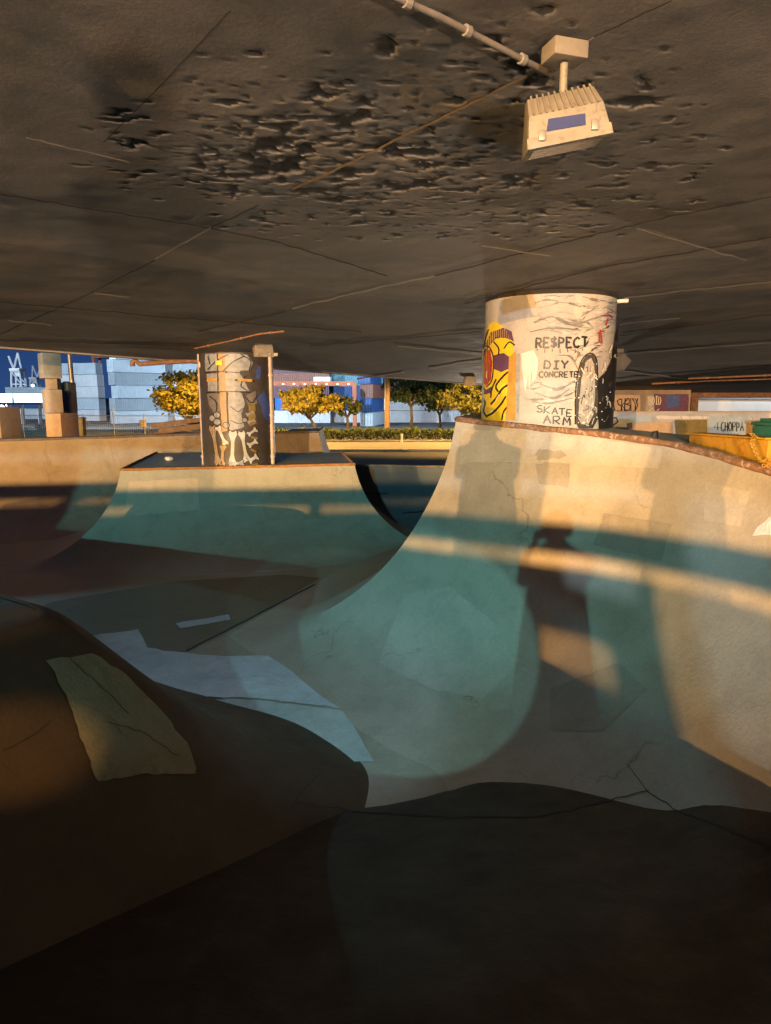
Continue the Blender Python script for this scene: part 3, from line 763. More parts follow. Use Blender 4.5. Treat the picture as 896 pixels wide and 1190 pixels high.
jb = MB(); p = atY(236.5, 424, 14.1); jb.box((p.x, p.y - .03, p.z), (.14, .1, .12)); jb.build('junction_box', M['steel'], colL, bevel=.008)
jb = MB(); p = atY(317, 412, 14.0); jb.tube([(p.x - .16, p.y, p.z), (p.x + .1, p.y, p.z)], .035, 10); jb.build('pipe_stub', M['white'], colL)

# ------------------------------------------------------------------ flood lights under the soffit
def flood(px, py, D, w, label, yaw=0, tape=False, pitchdown=0, hang=.12, mat='beige_metal', roll=0):
    """a hanging flood light: junction box on the soffit, stem, ribbed housing with a front, two latches"""
    c = atY(px, py, D); zc = ceil_z(c.x, c.y) - .02
    r = thing('flood_light', label, 'flood light', (c.x, c.y, zc), 'flood lights under the bridge')
    h = w * .62
    jb = MB(); jb.box((c.x, c.y, zc - w * .13), (w * .46, w * .34, w * .2), .3); jb.build('junction_box', M['beige_dark'], r, bevel=w * .02)
    hz = c.z
    st = MB(); st.tube([(c.x, c.y, zc - w * .25), (c.x, c.y, hz + h * .45)], w * .05, 10); st.build('stem', M[mat], r, True)
    from mathutils import Euler
    e = Euler((pitchdown, roll, yaw)).to_matrix()
    def T(v): return Vector((c.x, c.y, hz)) + e @ Vector(v)
    hs = MB()
    d = w * .42
    vs = [(-w / 2, -d, -h / 2), (w / 2, -d, -h / 2), (w / 2, d * .8, -h / 2), (-w / 2, d * .8, -h / 2),
          (-w * .44, -d * .80, h * .10), (w * .44, -d * .80, h * .10), (w * .44, d * .6, h * .10), (-w * .44, d * .6, h * .10),
          (-w * .40, -d * .10, h * .5), (w * .40, -d * .10, h * .5), (w * .40, d * .5, h * .5), (-w * .40, d * .5, h * .5)]
    hs.add([T(v) for v in vs], [(3, 2, 1, 0), (0, 1, 5, 4), (1, 2, 6, 5), (2, 3, 7, 6), (3, 0, 4, 7), (4, 5, 9, 8), (5, 6, 10, 9), (6, 7, 11, 10), (7, 4, 8, 11), (8, 9, 10, 11)])
    ho = hs.build('housing', M[mat], r, bevel=w * .015)
    fin = MB()
    for k in range(11):
        x = -w * .38 + w * .76 * k / 10
        x2 = x * .93
        q = [T((x - w * .012, -d * .84, h * .11)), T((x + w * .012, -d * .84, h * .11)), T((x2 + w * .012, -d * .12, h * .545)), T((x2 - w * .012, -d * .12, h * .545))]
        q2 = [T((x - w * .012, -d * .74, h * .07)), T((x + w * .012, -d * .74, h * .07)), T((x2 + w * .012, -d * .04, h * .46)), T((x2 - w * .012, -d * .04, h * .46))]
        fin.add(q + q2, [(0, 1, 2, 3), (0, 4, 5, 1), (1, 5, 6, 2), (2, 6, 7, 3), (3, 7, 4, 0)])
    fin.build('cooling_fins', M['beige_dark'], r)
    rim = MB(); rim.add([T(v) for v in ((-w * .505, -d * 1.02, -h * .5), (w * .505, -d * 1.02, -h * .5), (w * .495, -d * .94, -h * .30), (-w * .495, -d * .94, -h * .30),
                                        (-w * .505, -d * .9, -h * .52), (w * .505, -d * .9, -h * .52), (w * .495, -d * .8, -h * .30), (-w * .495, -d * .8, -h * .30))],
                        [(0, 1, 2, 3), (0, 4, 5, 1), (1, 5, 6, 2), (2, 6, 7, 3), (3, 7, 4, 0)])
    rim.build('front_rim', M[mat], r)
    if tape:
        tp = MB(); q = []
        for (x, t) in ((-.26, .44), (.20, .40), (.21, .74), (-.22, .80)):
            yy = -d + (d - d * .80) * t - .005; zz = -h / 2 + (h * .60) * t
            q.append(T((x * w, yy, zz)))
        tp.add(q, [(0, 1, 2, 3)]); tp.build('tape_strip', M['tape'], r)
    for sx in (-.32, .30):
        lt = MB(); lt.box(T((sx * w, -d * .975, -h * .30)), (w * .075, w * .06, h * .20), yaw, rx=pitchdown - .3); lt.build('latch', M['steel'], r, bevel=w * .008)
    gl = MB(); gl.add([T(v) for v in ((-w * .42, -d * .8, -h / 2 - .003), (w * .42, -d * .8, -h / 2 - .003), (w * .42, d * .6, -h / 2 - .003), (-w * .42, d * .6, -h / 2 - .003))], [(3, 2, 1, 0)])
    gl.build('lens', M['glass_dark'], r)
    return r, c, zc
F1, c1, zc1 = flood(653, 141, 2.85, .31, 'large cream flood light with blue tape hanging near the top of the view', R(-6), True, R(8), roll=R(-9))
F2, c2, zc2 = flood(306, 403, 12.6, .36, 'small tan flood light hanging just in front of the bone painted column', R(18), False, R(35))
F3, c3, zc3 = flood(546, 441, 20.5, .36, 'tiny flood light far back on the left of the RESPECT column', R(5), False, R(30))
F4, c4_, zc4 = flood(718, 419, 13.0, .36, 'small flood light tilted sideways on the right of the RESPECT column', R(-55), False, R(40))

def conduit(label, pts, ra, mat, clips=True, lift=.035):
    P = []
    for (x, y) in pts:
        d = ray(x, y); t = (4.472 - lift - 3) / (d.z + .044 * d.y); P.append(CAM + d * t)
    r = thing('conduit', label, 'conduit pipe', P[0])
    mb = MB(); mb.tube(P, ra, 10); mb.build('pipe', mat, r, True)
    if clips:
        L = len(P)
        for i in range(L - 1):
            q = P[i].lerp(P[i + 1], .45); t = (P[i + 1] - P[i]).normalized()
            cb = MB(); cb.tube([q - t * .012, q + t * .012], ra * 1.7, 10); cb.build('clip', M['steel'], r)
    return r
conduit('grey conduit pipe running from the top edge to the blue taped flood light', [(440, -12), (512, 20), (578, 54), (640, 86)], .012, M['pipe_dark'])
conduit('rusty thin conduit feeding the flood light above the bone painted column', [(226, 405), (264, 397), (302, 388), (330, 385)], .013, M['rust'])
conduit('upper of the two long conduits at the far right of the bridge underside', [(800, 440), (850, 438), (940, 434)], .03, M['rust'])
conduit('lower long rusty conduit with bright end at the far right of the bridge underside', [(758, 446), (830, 442), (940, 439)], .035, M['rust'])
cp_ = MB(); P = [atY(154, 420, 15.2), atY(162, 423, 15.2), atY(190, 421, 15.3), atY(236, 419, 15.5)]
rp = thing('hanging_pipe', 'rusty pipe with an elbow under the bridge edge beside the bone painted column', 'pipe', P[0])
cp_.tube([P[0] - Vector((0, 0, .10)), P[0] - Vector((0, 0, .02)), P[0] + Vector((.06, 0, .03)), P[1], P[2], P[3]], .055, 10); cp_.build('pipe', M['rust'], rp, True)
for t in (.25, .55, .8):
    ff = MB(); q = P[1].lerp(P[3], t); ff.tube([q, q + Vector((0, 0, ceil_z(q.x, q.y) - q.z + .03))], .02, 8); ff.build('hanger', M['rust'], rp)

# ------------------------------------------------------------------ concrete patches and seams on the bowl
random.seed(21)
drop('slab', [(-40, 745), (60, 700), (200, 676), (330, 668), (372, 672), (300, 714), (217, 757), (120, 790), (20, 830)], FL, M['floor_olive'], floor, .006, 24)
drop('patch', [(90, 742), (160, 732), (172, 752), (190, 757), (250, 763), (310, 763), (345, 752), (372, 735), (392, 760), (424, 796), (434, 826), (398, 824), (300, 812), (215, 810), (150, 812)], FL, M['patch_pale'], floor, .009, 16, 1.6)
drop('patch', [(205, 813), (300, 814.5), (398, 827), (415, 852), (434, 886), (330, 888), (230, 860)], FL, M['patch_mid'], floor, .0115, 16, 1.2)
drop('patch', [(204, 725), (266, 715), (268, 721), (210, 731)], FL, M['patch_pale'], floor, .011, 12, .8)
drop('patch', [(54, 768), (108, 760), (146, 784), (192, 832), (222, 872), (228, 900), (170, 900), (113, 909), (100, 875), (84, 826)], ['hump'], M['patch_green'], hump, .006, 9, 3.2)
drop('patch', [(896, 600), (880, 612), (874, 622), (900, 622)], ['right'], M['patch_pale'], ramp_right, .004, 8, 1.5)
M['ramp_b'] = concrete('paler_ramp_concrete', (.42, .40, .37), (.49, .465, .43), (.26, .24, .21), .25, .6, 1.4, .3)  # slightly paler concrete for areas of the ramp faces
M['ramp_c'] = concrete('darker_ramp_concrete', (.31, .29, .26), (.37, .345, .31), (.2, .185, .16), .25, .6, 1.4, .3)  # slightly darker concrete for areas of the ramp faces
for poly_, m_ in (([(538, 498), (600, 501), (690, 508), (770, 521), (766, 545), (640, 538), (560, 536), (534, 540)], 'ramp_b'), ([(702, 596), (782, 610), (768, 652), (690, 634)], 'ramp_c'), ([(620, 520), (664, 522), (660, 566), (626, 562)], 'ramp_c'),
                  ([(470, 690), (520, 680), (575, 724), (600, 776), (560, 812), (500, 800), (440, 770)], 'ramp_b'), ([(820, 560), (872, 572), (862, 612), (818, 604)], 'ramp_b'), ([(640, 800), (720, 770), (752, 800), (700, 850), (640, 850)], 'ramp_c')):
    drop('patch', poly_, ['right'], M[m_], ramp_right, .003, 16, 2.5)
for poly_, m_ in (([(150, 560), (230, 556), (232, 592), (146, 600)], 'ramp_b'), ([(300, 570), (388, 562), (404, 600), (310, 606)], 'ramp_c')):
    drop('patch', poly_, ['island'], M[m_], ramp_island, .003, 16, 2)
ALLB = ['right', 'floor', 'near', 'hump']
for pts, w in (([(217, 757), (300, 714), (366, 680)], 1.6), ([(130, 745), (180, 762)], 1.0)): drop_line('joint', pts, w, FL, M['seam_dark'], floor, .009, 1.5)
for pts, w in (([(342, 934), (420, 944), (520, 950), (610, 950), (660, 942), (700, 932), (752, 920)], 1.1), ([(752, 920), (790, 944), (840, 962), (896, 985)], 1.2), ([(655, 942), (664, 962), (668, 985)], .9), ([(342, 934), (352, 918), (372, 900)], .8), ([(752, 920), (742, 905), (728, 888)], .7)):
    drop_line('crack', pts, w, ALLB, M['seam_dark'], near, .006, 4)
for pts, w in (([(0, 872), (24, 864), (58, 838)], .8), ([(78, 764), (124, 806), (148, 830)], .9), ([(124, 838), (170, 855), (206, 880)], .8), ([(0, 890), (20, 905)], .7)):
    drop_line('crack', pts, w, ['hump'], M['seam_dark'], hump, .010, 4)
for pts in ([(425, 574), (452, 573)], [(468, 597), (492, 594)]): drop_line('crack', pts, 1.4, ['rear'], M['black'], ramp_rear, .006, 2)

# ------------------------------------------------------------------ walls and clutter at the right
def wall_decal(parent, Yw, items):
    mats = []; mb = MB(); lay = 0
    for kind, dat, w, m in items:
        lay += 1; off = .004 + lay * .0005
        if m not in mats: mats.append(m)
        if kind == 'fill': V, Fc = subdivided(rough_poly(dat, .8, 6), 40)
        else: V, Fc = ribbon(dat, w)
        mb.add([atY(x, y, Yw - off) for x, y in V], [tuple(f) for f in Fc], mats.index(m))
    return mb.build('graffiti', [M[k] for k in mats], parent)
random.seed(31)
mw = thing('wall', 'long pale blue graffiti wall lettered 4 CHOPPA behind the yellow beam', 'wall', (8, 17, 0))
mb = MB(); p0 = atY(690, 480, 17); p1 = atY(1010, 480, 17); mb.box(((p0.x + p1.x) / 2, 17.1, 1.28), (p1.x - p0.x, .2, 2.62)); mb.build('panel', M['wallmural'], mw)
mb = MB(); mb.box(((p0.x + p1.x) / 2, 17.1, 2.615), (p1.x - p0.x + .04, .26, .05)); mb.build('cap', M['block'], mw)
it = [('fill', [(733, 493), (760, 490), (781, 490), (784, 520), (735, 522)], 0, 'tan'), ('fill', [(784, 488), (822, 488), (822, 508), (785, 508)], 0, 'olive'), ('fill', [(708, 484), (758, 482), (757, 489), (710, 494)], 0, 'skyp'),
      ('fill', [(762, 483), (830, 484), (828, 487), (764, 487)], 0, 'white'), ('fill', [(824, 484), (870, 484), (872, 512), (826, 512)], 0, 'skyp'), ('fill', [(868, 490), (882, 488), (882, 512), (869, 512)], 0, 'tan'),
      ('fill', [(728, 492), (734, 491), (735, 498), (729, 498)], 0, 'blue')]
it += [('line', [(710, 487), (716, 485), (718, 490), (713, 494), (709, 493)], 2.2, 'greyblack'), ('line', [(709, 484), (711, 497)], 1.4, 'black')]
for st in text_lines('4', 830, 500, 9, 7): it.append(('line', st, 1.2, 'black'))
for st in text_lines('CHOPPA', 838, 501, 10.5, 27): it.append(('line', st, 1.3, 'black'))
for st in text_lines('LEXX', 832, 511, 7, 28): it.append(('line', st, 1.0, 'black'))
for k in range(7): x = random.uniform(780, 890); it.append(('line', [(x, 483), (x + 2, 486), (x + 1, 489)], .6, 'greyp'))
wall_decal(mw, 17.0, it)
ab = thing('wall', 'brown tagged abutment wall under the far end of the bridge', 'wall', (10, 27, 0))
mb = MB(); p0 = atY(640, 470, 27); p1 = atY(802, 470, 27); mb.box(((p0.x + p1.x) / 2, 27.3, 1.6), (p1.x - p0.x, .6, 3.3)); mb.build('panel', M['wallbrown'], ab)
it = [('fill', [(706, 459), (744, 459), (744, 480), (706, 480)], 0, 'tan'), ('fill', [(752, 460), (760, 459), (760, 480), (750, 480)], 0, 'greyp'), ('fill', [(760, 458), (800, 458), (800, 481), (760, 481)], 0, 'purple'), ('fill', [(774, 460), (790, 459), (789, 472), (776, 474)], 0, 'blue')]
for st in text_lines('ASBY', 708, 478, 15, 36): it.append(('line', st, 1.5, 'black'))
for st in text_lines('KD', 722, 479, 16, 22): it.append(('line', st, 1.2, 'black'))
for st in text_lines('BOID', 754, 470, 9, 15): it.append(('line', st, 1.0, 'bone'))
it += [('line', [(754, 478), (758, 474), (762, 479), (766, 475)], 1.0, 'bone')]
wall_decal(ab, 27.0, it)
pw = thing('wall', 'bright pale wall in the open beyond the far right end of the bridge', 'wall', (16, 33, 0))
mb = MB(); p0 = atY(797, 470, 33); p1 = atY(1000, 470, 33); mb.box(((p0.x + p1.x) / 2, 33.2, 1.42), (p1.x - p0.x, .4, 2.9)); mb.build('panel', M['wallpale'], pw)
mb = MB(); mb.box(((p0.x + p1.x) / 2, 33.2, 2.9), (p1.x - p0.x + .1, .5, .06)); mb.build('cap', M['block'], pw)
bmth = thing('girder', 'rusty brown girder along the far right end of the bridge', 'girder', (17, 29.6, 3))
mb = MB(); p0 = atY(801, 458, 29.6); p1 = atY(1010, 458, 29.6); zt = ceil_z(0, 29.6)
mb.box(((p0.x + p1.x) / 2, 29.6, 3.06), (p1.x - p0.x, .3, .2)); mb.box(((p0.x + p1.x) / 2, 29.6, 2.955), (p1.x - p0.x, .45, .02)); mb.build('beam', M['rust'], bmth)
mb = MB(); mb.box((p0.x + .2, 29.6, 1.45), (.3, .3, 2.98)); mb.build('post', M['rust'], bmth)
yb = thing('steel_beam', 'yellow steel beam lying on the deck along the right ramp edge', 'beam', (3.2, 6.5, 2.5))
A_, B_ = atY(801, 505, 6.3), atY(893, 511.5, 5.25)
d_ = (B_ - A_).normalized(); nn = Vector((d_.y, -d_.x, 0))
if nn.x < 0: nn = -nn
mb = MB(); q = []
for P_, h_ in ((A_, .13), (B_, .26)):
    q += [P_ + Vector((0, 0, -h_)), P_, P_ + nn * .10, P_ + nn * .10 + Vector((0, 0, -h_))]
mb.add(q, [(0, 1, 2, 3), (7, 6, 5, 4), (0, 4, 5, 1), (1, 5, 6, 2), (2, 6, 7, 3), (3, 7, 4, 0)])
mb.build('web', M['yellowmetal'], yb, bevel=.008)
mb = MB(); mb.add([A_ + Vector((0, 0, .004)) - nn * .03, B_ + Vector((0, 0, .004)) - nn * .03, B_ + nn * .14 + Vector((0, 0, .004)), A_ + nn * .14 + Vector((0, 0, .004)),
    A_ + Vector((0, 0, .018)) - nn * .03, B_ + Vector((0, 0, .018)) - nn * .03, B_ + nn * .14 + Vector((0, 0, .018)), A_ + nn * .14 + Vector((0, 0, .018))],
    [(3, 2, 1, 0), (4, 5, 6, 7), (0, 1, 5, 4), (1, 2, 6, 5), (2, 3, 7, 6), (3, 0, 4, 7)]); mb.build('flange', M['yellowmetal'], yb)
cn = thing('chain', 'yellow plastic chain draped over the right end of the yellow beam', 'chain', atY(880, 520, 5.3))
pp = catmull([atY(x, y, Y) for x, y, Y in ((871, 504, 5.45), (880, 508, 5.36), (873, 512, 5.24), (876, 520, 5.2), (880, 530, 5.16), (886, 536, 5.1), (893, 534, 5.05), (896, 541, 5.0), (886, 541, 5.0))], 8)
for k in range(0, len(pp) - 2, 2):
    a_, b_ = Vector(pp[k]), Vector(pp[k + 2]); t_ = (b_ - a_); L_ = max(t_.length, .01); t_.normalize(); s_ = t_.cross(Vector((0, 1, 0)) if k % 4 else Vector((.3, .5, .8))).normalized()
    mb = MB(); c_ = (a_ + b_) / 2
    mb.tube([c_ + t_ * math.cos(u) * L_ * .62 + s_ * math.sin(u) * .012 for u in np.linspace(0, 2 * math.pi, 11)], .0045, 6, caps=False)
    mb.build('link', M['yellowmetal'], cn, True)
bk = atY(872, 492, 6.6)
b1 = thing('concrete_block', 'small beige block standing behind the yellow beam beside the green bin', 'concrete block', (bk.x, bk.y, 2.5))
mb = MB(); mb.box((bk.x + .05, bk.y, 2.62), (.12, .13, .24)); mb.build('body', M['tan'], b1, bevel=.01)
mb = MB(); mb.box((bk.x + .05, bk.y, 2.755), (.14, .15, .03)); mb.build('cap', M['tan'], b1, bevel=.006)
gk = atY(907, 500, 6.0)
gb = thing('bin', 'green plastic bin at the right edge behind the yellow beam', 'bin', (gk.x, gk.y, 2.4))
mb = MB(); mb.box((gk.x, gk.y, 2.52), (.3, .3, .46), .1, taper=(1.08, 1.08)); mb.build('body', M['green'], gb, bevel=.02)
mb = MB(); mb.box((gk.x, gk.y, 2.765), (.34, .34, .03), .1); mb.box((gk.x, gk.y, 2.795), (.24, .24, .03), .1); mb.build('lid', M['green'], gb, bevel=.008)
tk = thing('bracket', 'small black bent metal bracket sticking up from the right ramp edge', 'bracket', atY(757, 512, 6.35))
mb = MB(); pts = [atY(754, 512, 6.3), atY(759, 502, 6.35), atY(764, 501, 6.35), atY(764, 514, 6.25)]; mb.tube([pts[0] - Vector((0, 0, .05)), pts[0], pts[1], pts[2], pts[3], pts[3] - Vector((0, 0, .05))], .009, 8); mb.build('rod', M['black'], tk, True)

# ------------------------------------------------------------------ stacked blocks, fence, rubble at the left
def cblock(px0, px1, py0, py1, Y, depth, rz, label, mat='block'):
    c = atY((px0 + px1) / 2, (py0 + py1) / 2, Y); w = (px1 - px0) / F * Y * .94; h = (py1 - py0) / F * Y
    r = thing('concrete_block', label, 'concrete block', (c.x, c.y, c.z - h / 2), 'blocks stacked beyond the left ramp')
    mb = MB(); mb.box(c, (w * .86, depth, h * .985), rz); mb.build('body', M[mat], r, bevel=.03)
    lug = MB(); lug.box((c.x, c.y, c.z + h * .5 + .012), (w * .3, depth * .3, .03), rz); lug.build('lifting_lug', M['blockdark'], r)
    return r
YB = 30
gzb = -.03
cblock(60, 88, 480, 545, YB, 1.0, R(-20), 'large tan block at the foot of the stack, half hidden by the ramp edge', 'tan')
cblock(50, 72, 453, 479.5, YB, .9, R(35), 'pale grey block second from the bottom of the tall stack')
cblock(54, 70, 440, 452.5, YB, .6, R(10), 'narrow orange brown block in the middle of the tall stack', 'blockdark')
cblock(46, 70, 411, 439.5, YB, .9, R(38), 'pale grey block crowning the tall stack')
cblock(70, 87, 479.7 - 35, 479.5, YB + .9, .6, R(-10), 'tall orange brown slab standing upright behind the middle of the stack', 'blockdark')
cblock(-18, 20, 473, 545, YB - 1, 1.2, R(-12), 'dark brown block at the left edge of the view with a sloping side', 'blockdark')

fn = thing('fence', 'low wire mesh fence along the port yard behind the stacked blocks', 'fence', (-25, 50, 0))
fx0, fx1 = -34, -13
mb = MB(); mb.tube([(fx0, 52, 1.62), (fx1, 50, 1.62)], .025, 8); mb.tube([(fx0, 52, .12), (fx1, 50, .12)], .02, 8); mb.build('rail', M['steel'], fn, True)
k = 0
for t in np.linspace(0, 1, 10):
    mb = MB(); x = fx0 + (fx1 - fx0) * t; y = 52 - 2 * t; mb.tube([(x, y, -.05), (x, y, 1.75 if k % 3 else 2.15)], .04, 8); mb.build('post', M['steel'], fn, True); k += 1
mb = MB()
for z in np.linspace(.2, 1.55, 10): mb.tube([(fx0, 52.02, z), (fx1, 50.02, z)], .006, 4, caps=False)
for t in np.linspace(0, 1, 130): mb.tube([(fx0 + (fx1 - fx0) * t, 52.02 - 2 * t, .12), (fx0 + (fx1 - fx0) * t, 52.02 - 2 * t, 1.6)], .006, 4, caps=False)
mb.build('mesh', M['steel'], fn)
sg = thing('sign', 'small square yellowed sign hanging on the wire fence', 'sign', atY(166, 492, 50.6))
mb = MB(); c = atY(166, 492, 50.7); mb.box(c, (.52, .03, .5)); mb.build('plate', M['tan'], sg, bevel=.01)
mb = MB(); mb.box((c.x, c.y - .02, c.z + .05), (.34, .006, .05)); mb.box((c.x - .05, c.y - .02, c.z - .08), (.2, .006, .05)); mb.build('marking', M['rust'], sg)
lp = thing('light_pole', 'thin grey pole rising beside the stacked blocks out of view', 'pole', atY(86, 500, 34) * 1)
mb = MB(); c = atY(86, 470, 34); lp.location = (c.x, c.y, 0); mb.tube([(c.x, c.y, -.05), (c.x, c.y, 3), (c.x - .1, c.y, 7.5)], [.13, .12, .09], 12); mb.build('shaft', M['steel'], lp, True)
mb = MB(); mb.box((c.x, c.y, -.0), (.45, .45, .1)); mb.build('base_plate', M['steel'], lp)
mb = MB(); mb.box((c.x - .1, c.y - .5, 7.55), (.25, 1.0, .14)); mb.build('lamp_head', M['steel'], lp, bevel=.03)
ub = thing('utility_box', 'olive steel cabinet on the ground right of the thin grey pole', 'cabinet', atY(94, 485, 36))
c = atY(93, 485, 36); ub.location = (c.x, c.y, 0)
mb = MB(); mb.box((c.x, c.y, .92), (.42, .4, 1.9)); mb.build('cabinet', M['olive'], ub, bevel=.02)
mb = MB(); mb.box((c.x, c.y, 1.89), (.5, .48, .06)); mb.build('lid', M['olive'], ub, bevel=.01)
random.seed(4)
boards = [(176, 495, 238, 487, .16, 'brown timber beam on top of the timber pile'), (184, 501, 236, 495, .2, 'thick pale end timber in the middle of the pile'), (178, 506, 214, 497, .2, 'short timber tilted at the left end of the pile'),
          (196, 507, 240, 505, .22, 'lowest timber at the right of the pile'), (204, 490, 236, 492, .12, 'thin plank lying across the top right of the pile')]
for i, (x0, y0, x1, y1, w, lab) in enumerate(boards):
    a_, b_ = atY(x0, y0, 24 + i * .35), atY(x1, y1, 24.6 + i * .35); dd = b_ - a_
    r = thing('timber', lab, 'timber beam', a_, 'timbers heaped behind the left ramp')
    mb = MB(); mb.box((a_ + b_) / 2, (dd.length, w * 1.2, w), math.atan2(dd.y, dd.x), ry=-math.asin(dd.z / dd.length)); mb.build('beam', M['wood'], r, bevel=.015)
r = thing('rubble_heap', 'heap of dark earth and rubble carrying the timbers', 'rubble', (-7.5, 25.2, 0))
mb = MB(); rows = []
cx, cy = atY(212, 500, 25.4).x, 25.6
for i in range(13):
    row = []
    for j in range(25):
        th = 2 * math.pi * j / 24; rr = i / 12
        row.append((cx + 2.6 * rr * math.cos(th), cy + 1.4 * rr * math.sin(th), 1.75 * (1 - rr ** 1.6) + .18 * noise.noise(Vector((rr * 3 * math.cos(th), rr * 3 * math.sin(th), 5))) * (1 - rr) - .04))
    rows.append(row)
mb.grid(rows); mb.build('mound', M['dirt'], r, True)
pb = thing('pebble', 'small pale stone lying on the deck left of the bone painted column', 'stone', atZ(196, 533, 1.64))
c = atZ(196, 533, 1.66); mb = MB(); rows = []
for i in range(9):
    ph = math.pi * i / 8; rows.append([(c.x + .09 * math.sin(ph) * math.cos(t) * (1 + .2 * math.sin(3 * t)), c.y + .07 * math.sin(ph) * math.sin(t), c.z + .05 * math.cos(ph)) for t in np.linspace(0, 2 * math.pi, 13)])
mb.grid(rows); mb.build('stone', M['white'], pb, True); pb.location = pb.location
# kerbside post
bo = thing('bollard', 'short white post at the edge of the sodium lit road', 'bollard', (0, 0, 0)); c = atY(467, 512, 44.5); bo.location = (c.x, c.y, 0)
mb = MB(); mb.tube([(c.x, c.y, -.03), (c.x, c.y, .55)], .07, 12); mb.build('post', M['white'], bo, True)
mb = MB(); mb.tube([(c.x, c.y, .55), (c.x, c.y, .60)], .085, 12); mb.build('cap', M['white'], bo, True)
up = thing('utility_pole', 'brown timber utility pole between the dark trees and the containers', 'pole', (0, 0, 0)); c = atY(450.5, 500, 58); up.location = (c.x, c.y, 0)
mb = MB(); mb.tube([(c.x, c.y, -.05), (c.x, c.y, 4), (c.x, c.y, 9)], [.19, .18, .14], 12); mb.build('shaft', M['polewood'], up, True)
mb = MB(); mb.box((c.x, c.y, 8.3), (2.2, .12, .14)); mb.build('crossarm', M['polewood'], up, bevel=.01)
mb = MB(); mb.tube([(c.x - .22, c.y - .1, 0), (c.x - .22, c.y - .1, 8)], .035, 8); mb.build('conduit', M['steel'], up, True)

# ------------------------------------------------------------------ trees and hedge
def crown(name, cx, cy, cz, rx, ry, rz, mat, parent, n=46, per=60, leaf=.2, seed=0, hollow=.45):
    rnd = random.Random(seed); mb = MB()
    for _ in range(n):
        u = rnd.uniform(-1, 1); th = rnd.uniform(0, 2 * math.pi); rr = rnd.uniform(hollow, 1.0)
        k = math.sqrt(1 - u * u)
        p = Vector((cx + rx * rr * k * math.cos(th), cy + ry * rr * k * math.sin(th), cz + rz * rr * u * (1 if u > 0 else .75)))
        cr = rnd.uniform(.16, .34) * min(rx, rz)
        for _ in range(per):
            q = p + Vector((rnd.gauss(0, .55), rnd.gauss(0, .55), rnd.gauss(0, .42))) * cr
            a = Vector((rnd.gauss(0, 1), rnd.gauss(0, 1), rnd.gauss(0, 1))).normalized(); b = a.cross(Vector((rnd.gauss(0, 1), rnd.gauss(0, 1), rnd.gauss(0, 1)))).normalized()
            l = leaf * rnd.uniform(.6, 1.3)
            mb.add([q - a * l, q + b * l * .55, q + a * l, q - b * l * .55], [(0, 1, 2, 3)])
    return mb.build(name, mat, parent)
def tree(label, px0, px1, ytop, Y, zbase, mat, seed, trunk_h=.38, lean=0, per=60, n=50, cat='tree', leaf=.17):
    a_, b_ = atY(px0, ytop, Y), atY(px1, ytop, Y); w = b_.x - a_.x; cx = (a_.x + b_.x) / 2; zt = a_.z; H = zt - zbase
    r = thing('tree', label, cat, (cx, Y, zbase), 'trees along the road')
    rnd = random.Random(seed); th = H * trunk_h
    crown('crown', cx, Y, zbase + th * .8 + (H - th * .8) / 2, w / 2 * .86, w / 2 * .8, (H - th * .8) / 2 * .88, mat, r, n, per, leaf, seed)
    mb = MB(); base = Vector((cx + lean, Y, zbase - .05)); top = Vector((cx, Y, zbase + th))
    mb.tube([base, base.lerp(top, .5) + Vector((.08, 0, 0)), top], [.17, .13, .11], 10)
    for k in range(6):
        an = 2 * math.pi * k / 6 + rnd.uniform(-.4, .4); L = rnd.uniform(.3, .42) * w
        e_ = top + Vector((math.cos(an) * L, math.sin(an) * L * .8, (H - th) * rnd.uniform(.35, .7)))
        mb.tube([top - Vector((0, 0, .15)), top.lerp(e_, .5) + Vector((0, 0, .25)), e_], [.09, .055, .02], 7)
    mb.build('trunk', M['bark'], r, True)
    return r
tree('dense yellow tree left of the bone painted column above the timber pile', 176, 256, 428, 56, -.03, M['leaf_y'], 3, .2, per=80, n=95)
tree('round yellow tree right of the bone painted column', 316, 402, 446, 60, -.03, M['leaf_y'], 9, .3, .6, per=80, n=90)
tree('small sparse olive tree just left of the utility pole', 378, 428, 458, 61, -.03, M['leaf_g'], 12, .4, per=30, n=30)
tree('tall sparse dark tree with a pale trunk right of the utility pole', 440, 516, 430, 62, -.03, M['leaf_g'], 21, .42, per=48, n=70)
tree('leafy dark tree crowding the pale trunk', 478, 545, 430, 66, -.03, M['leaf_g'], 33, .25, per=80, n=80)
tree('yellow green tree touching the RESPECT column', 500, 610, 432, 58, -.03, M['leaf_yg'], 45, .25, per=70, n=90)
hg = tag(MB().build('hedge', M['leaf_h'], None), 'low dark green hedge running between the road and the containers', 'hedge')
rnd = random.Random(2); mb = MB()
for _ in range(16000):
    x = rnd.uniform(-9, 16); q = Vector((x, 48.6 + rnd.uniform(-.7, .7), 0)); hh = .75 + .3 * noise.noise(Vector((x * .8, 2, 0))) + .15 * noise.noise(Vector((x * 3, 7, 0)))
    q.z = hh * rnd.random() ** .6
    a = Vector((rnd.gauss(0, 1), rnd.gauss(0, 1), rnd.gauss(0, 1))).normalized(); b = a.cross(Vector((rnd.gauss(0, 1), rnd.gauss(0, 1), rnd.gauss(0, 1)))).normalized(); l = rnd.uniform(.05, .13)
    mb.add([q - a * l, q + b * l * .5, q + a * l, q - b * l * .5], [(0, 1, 2, 3)])
me = hg.data; me.from_pydata(mb.v, [], mb.f); me.update()

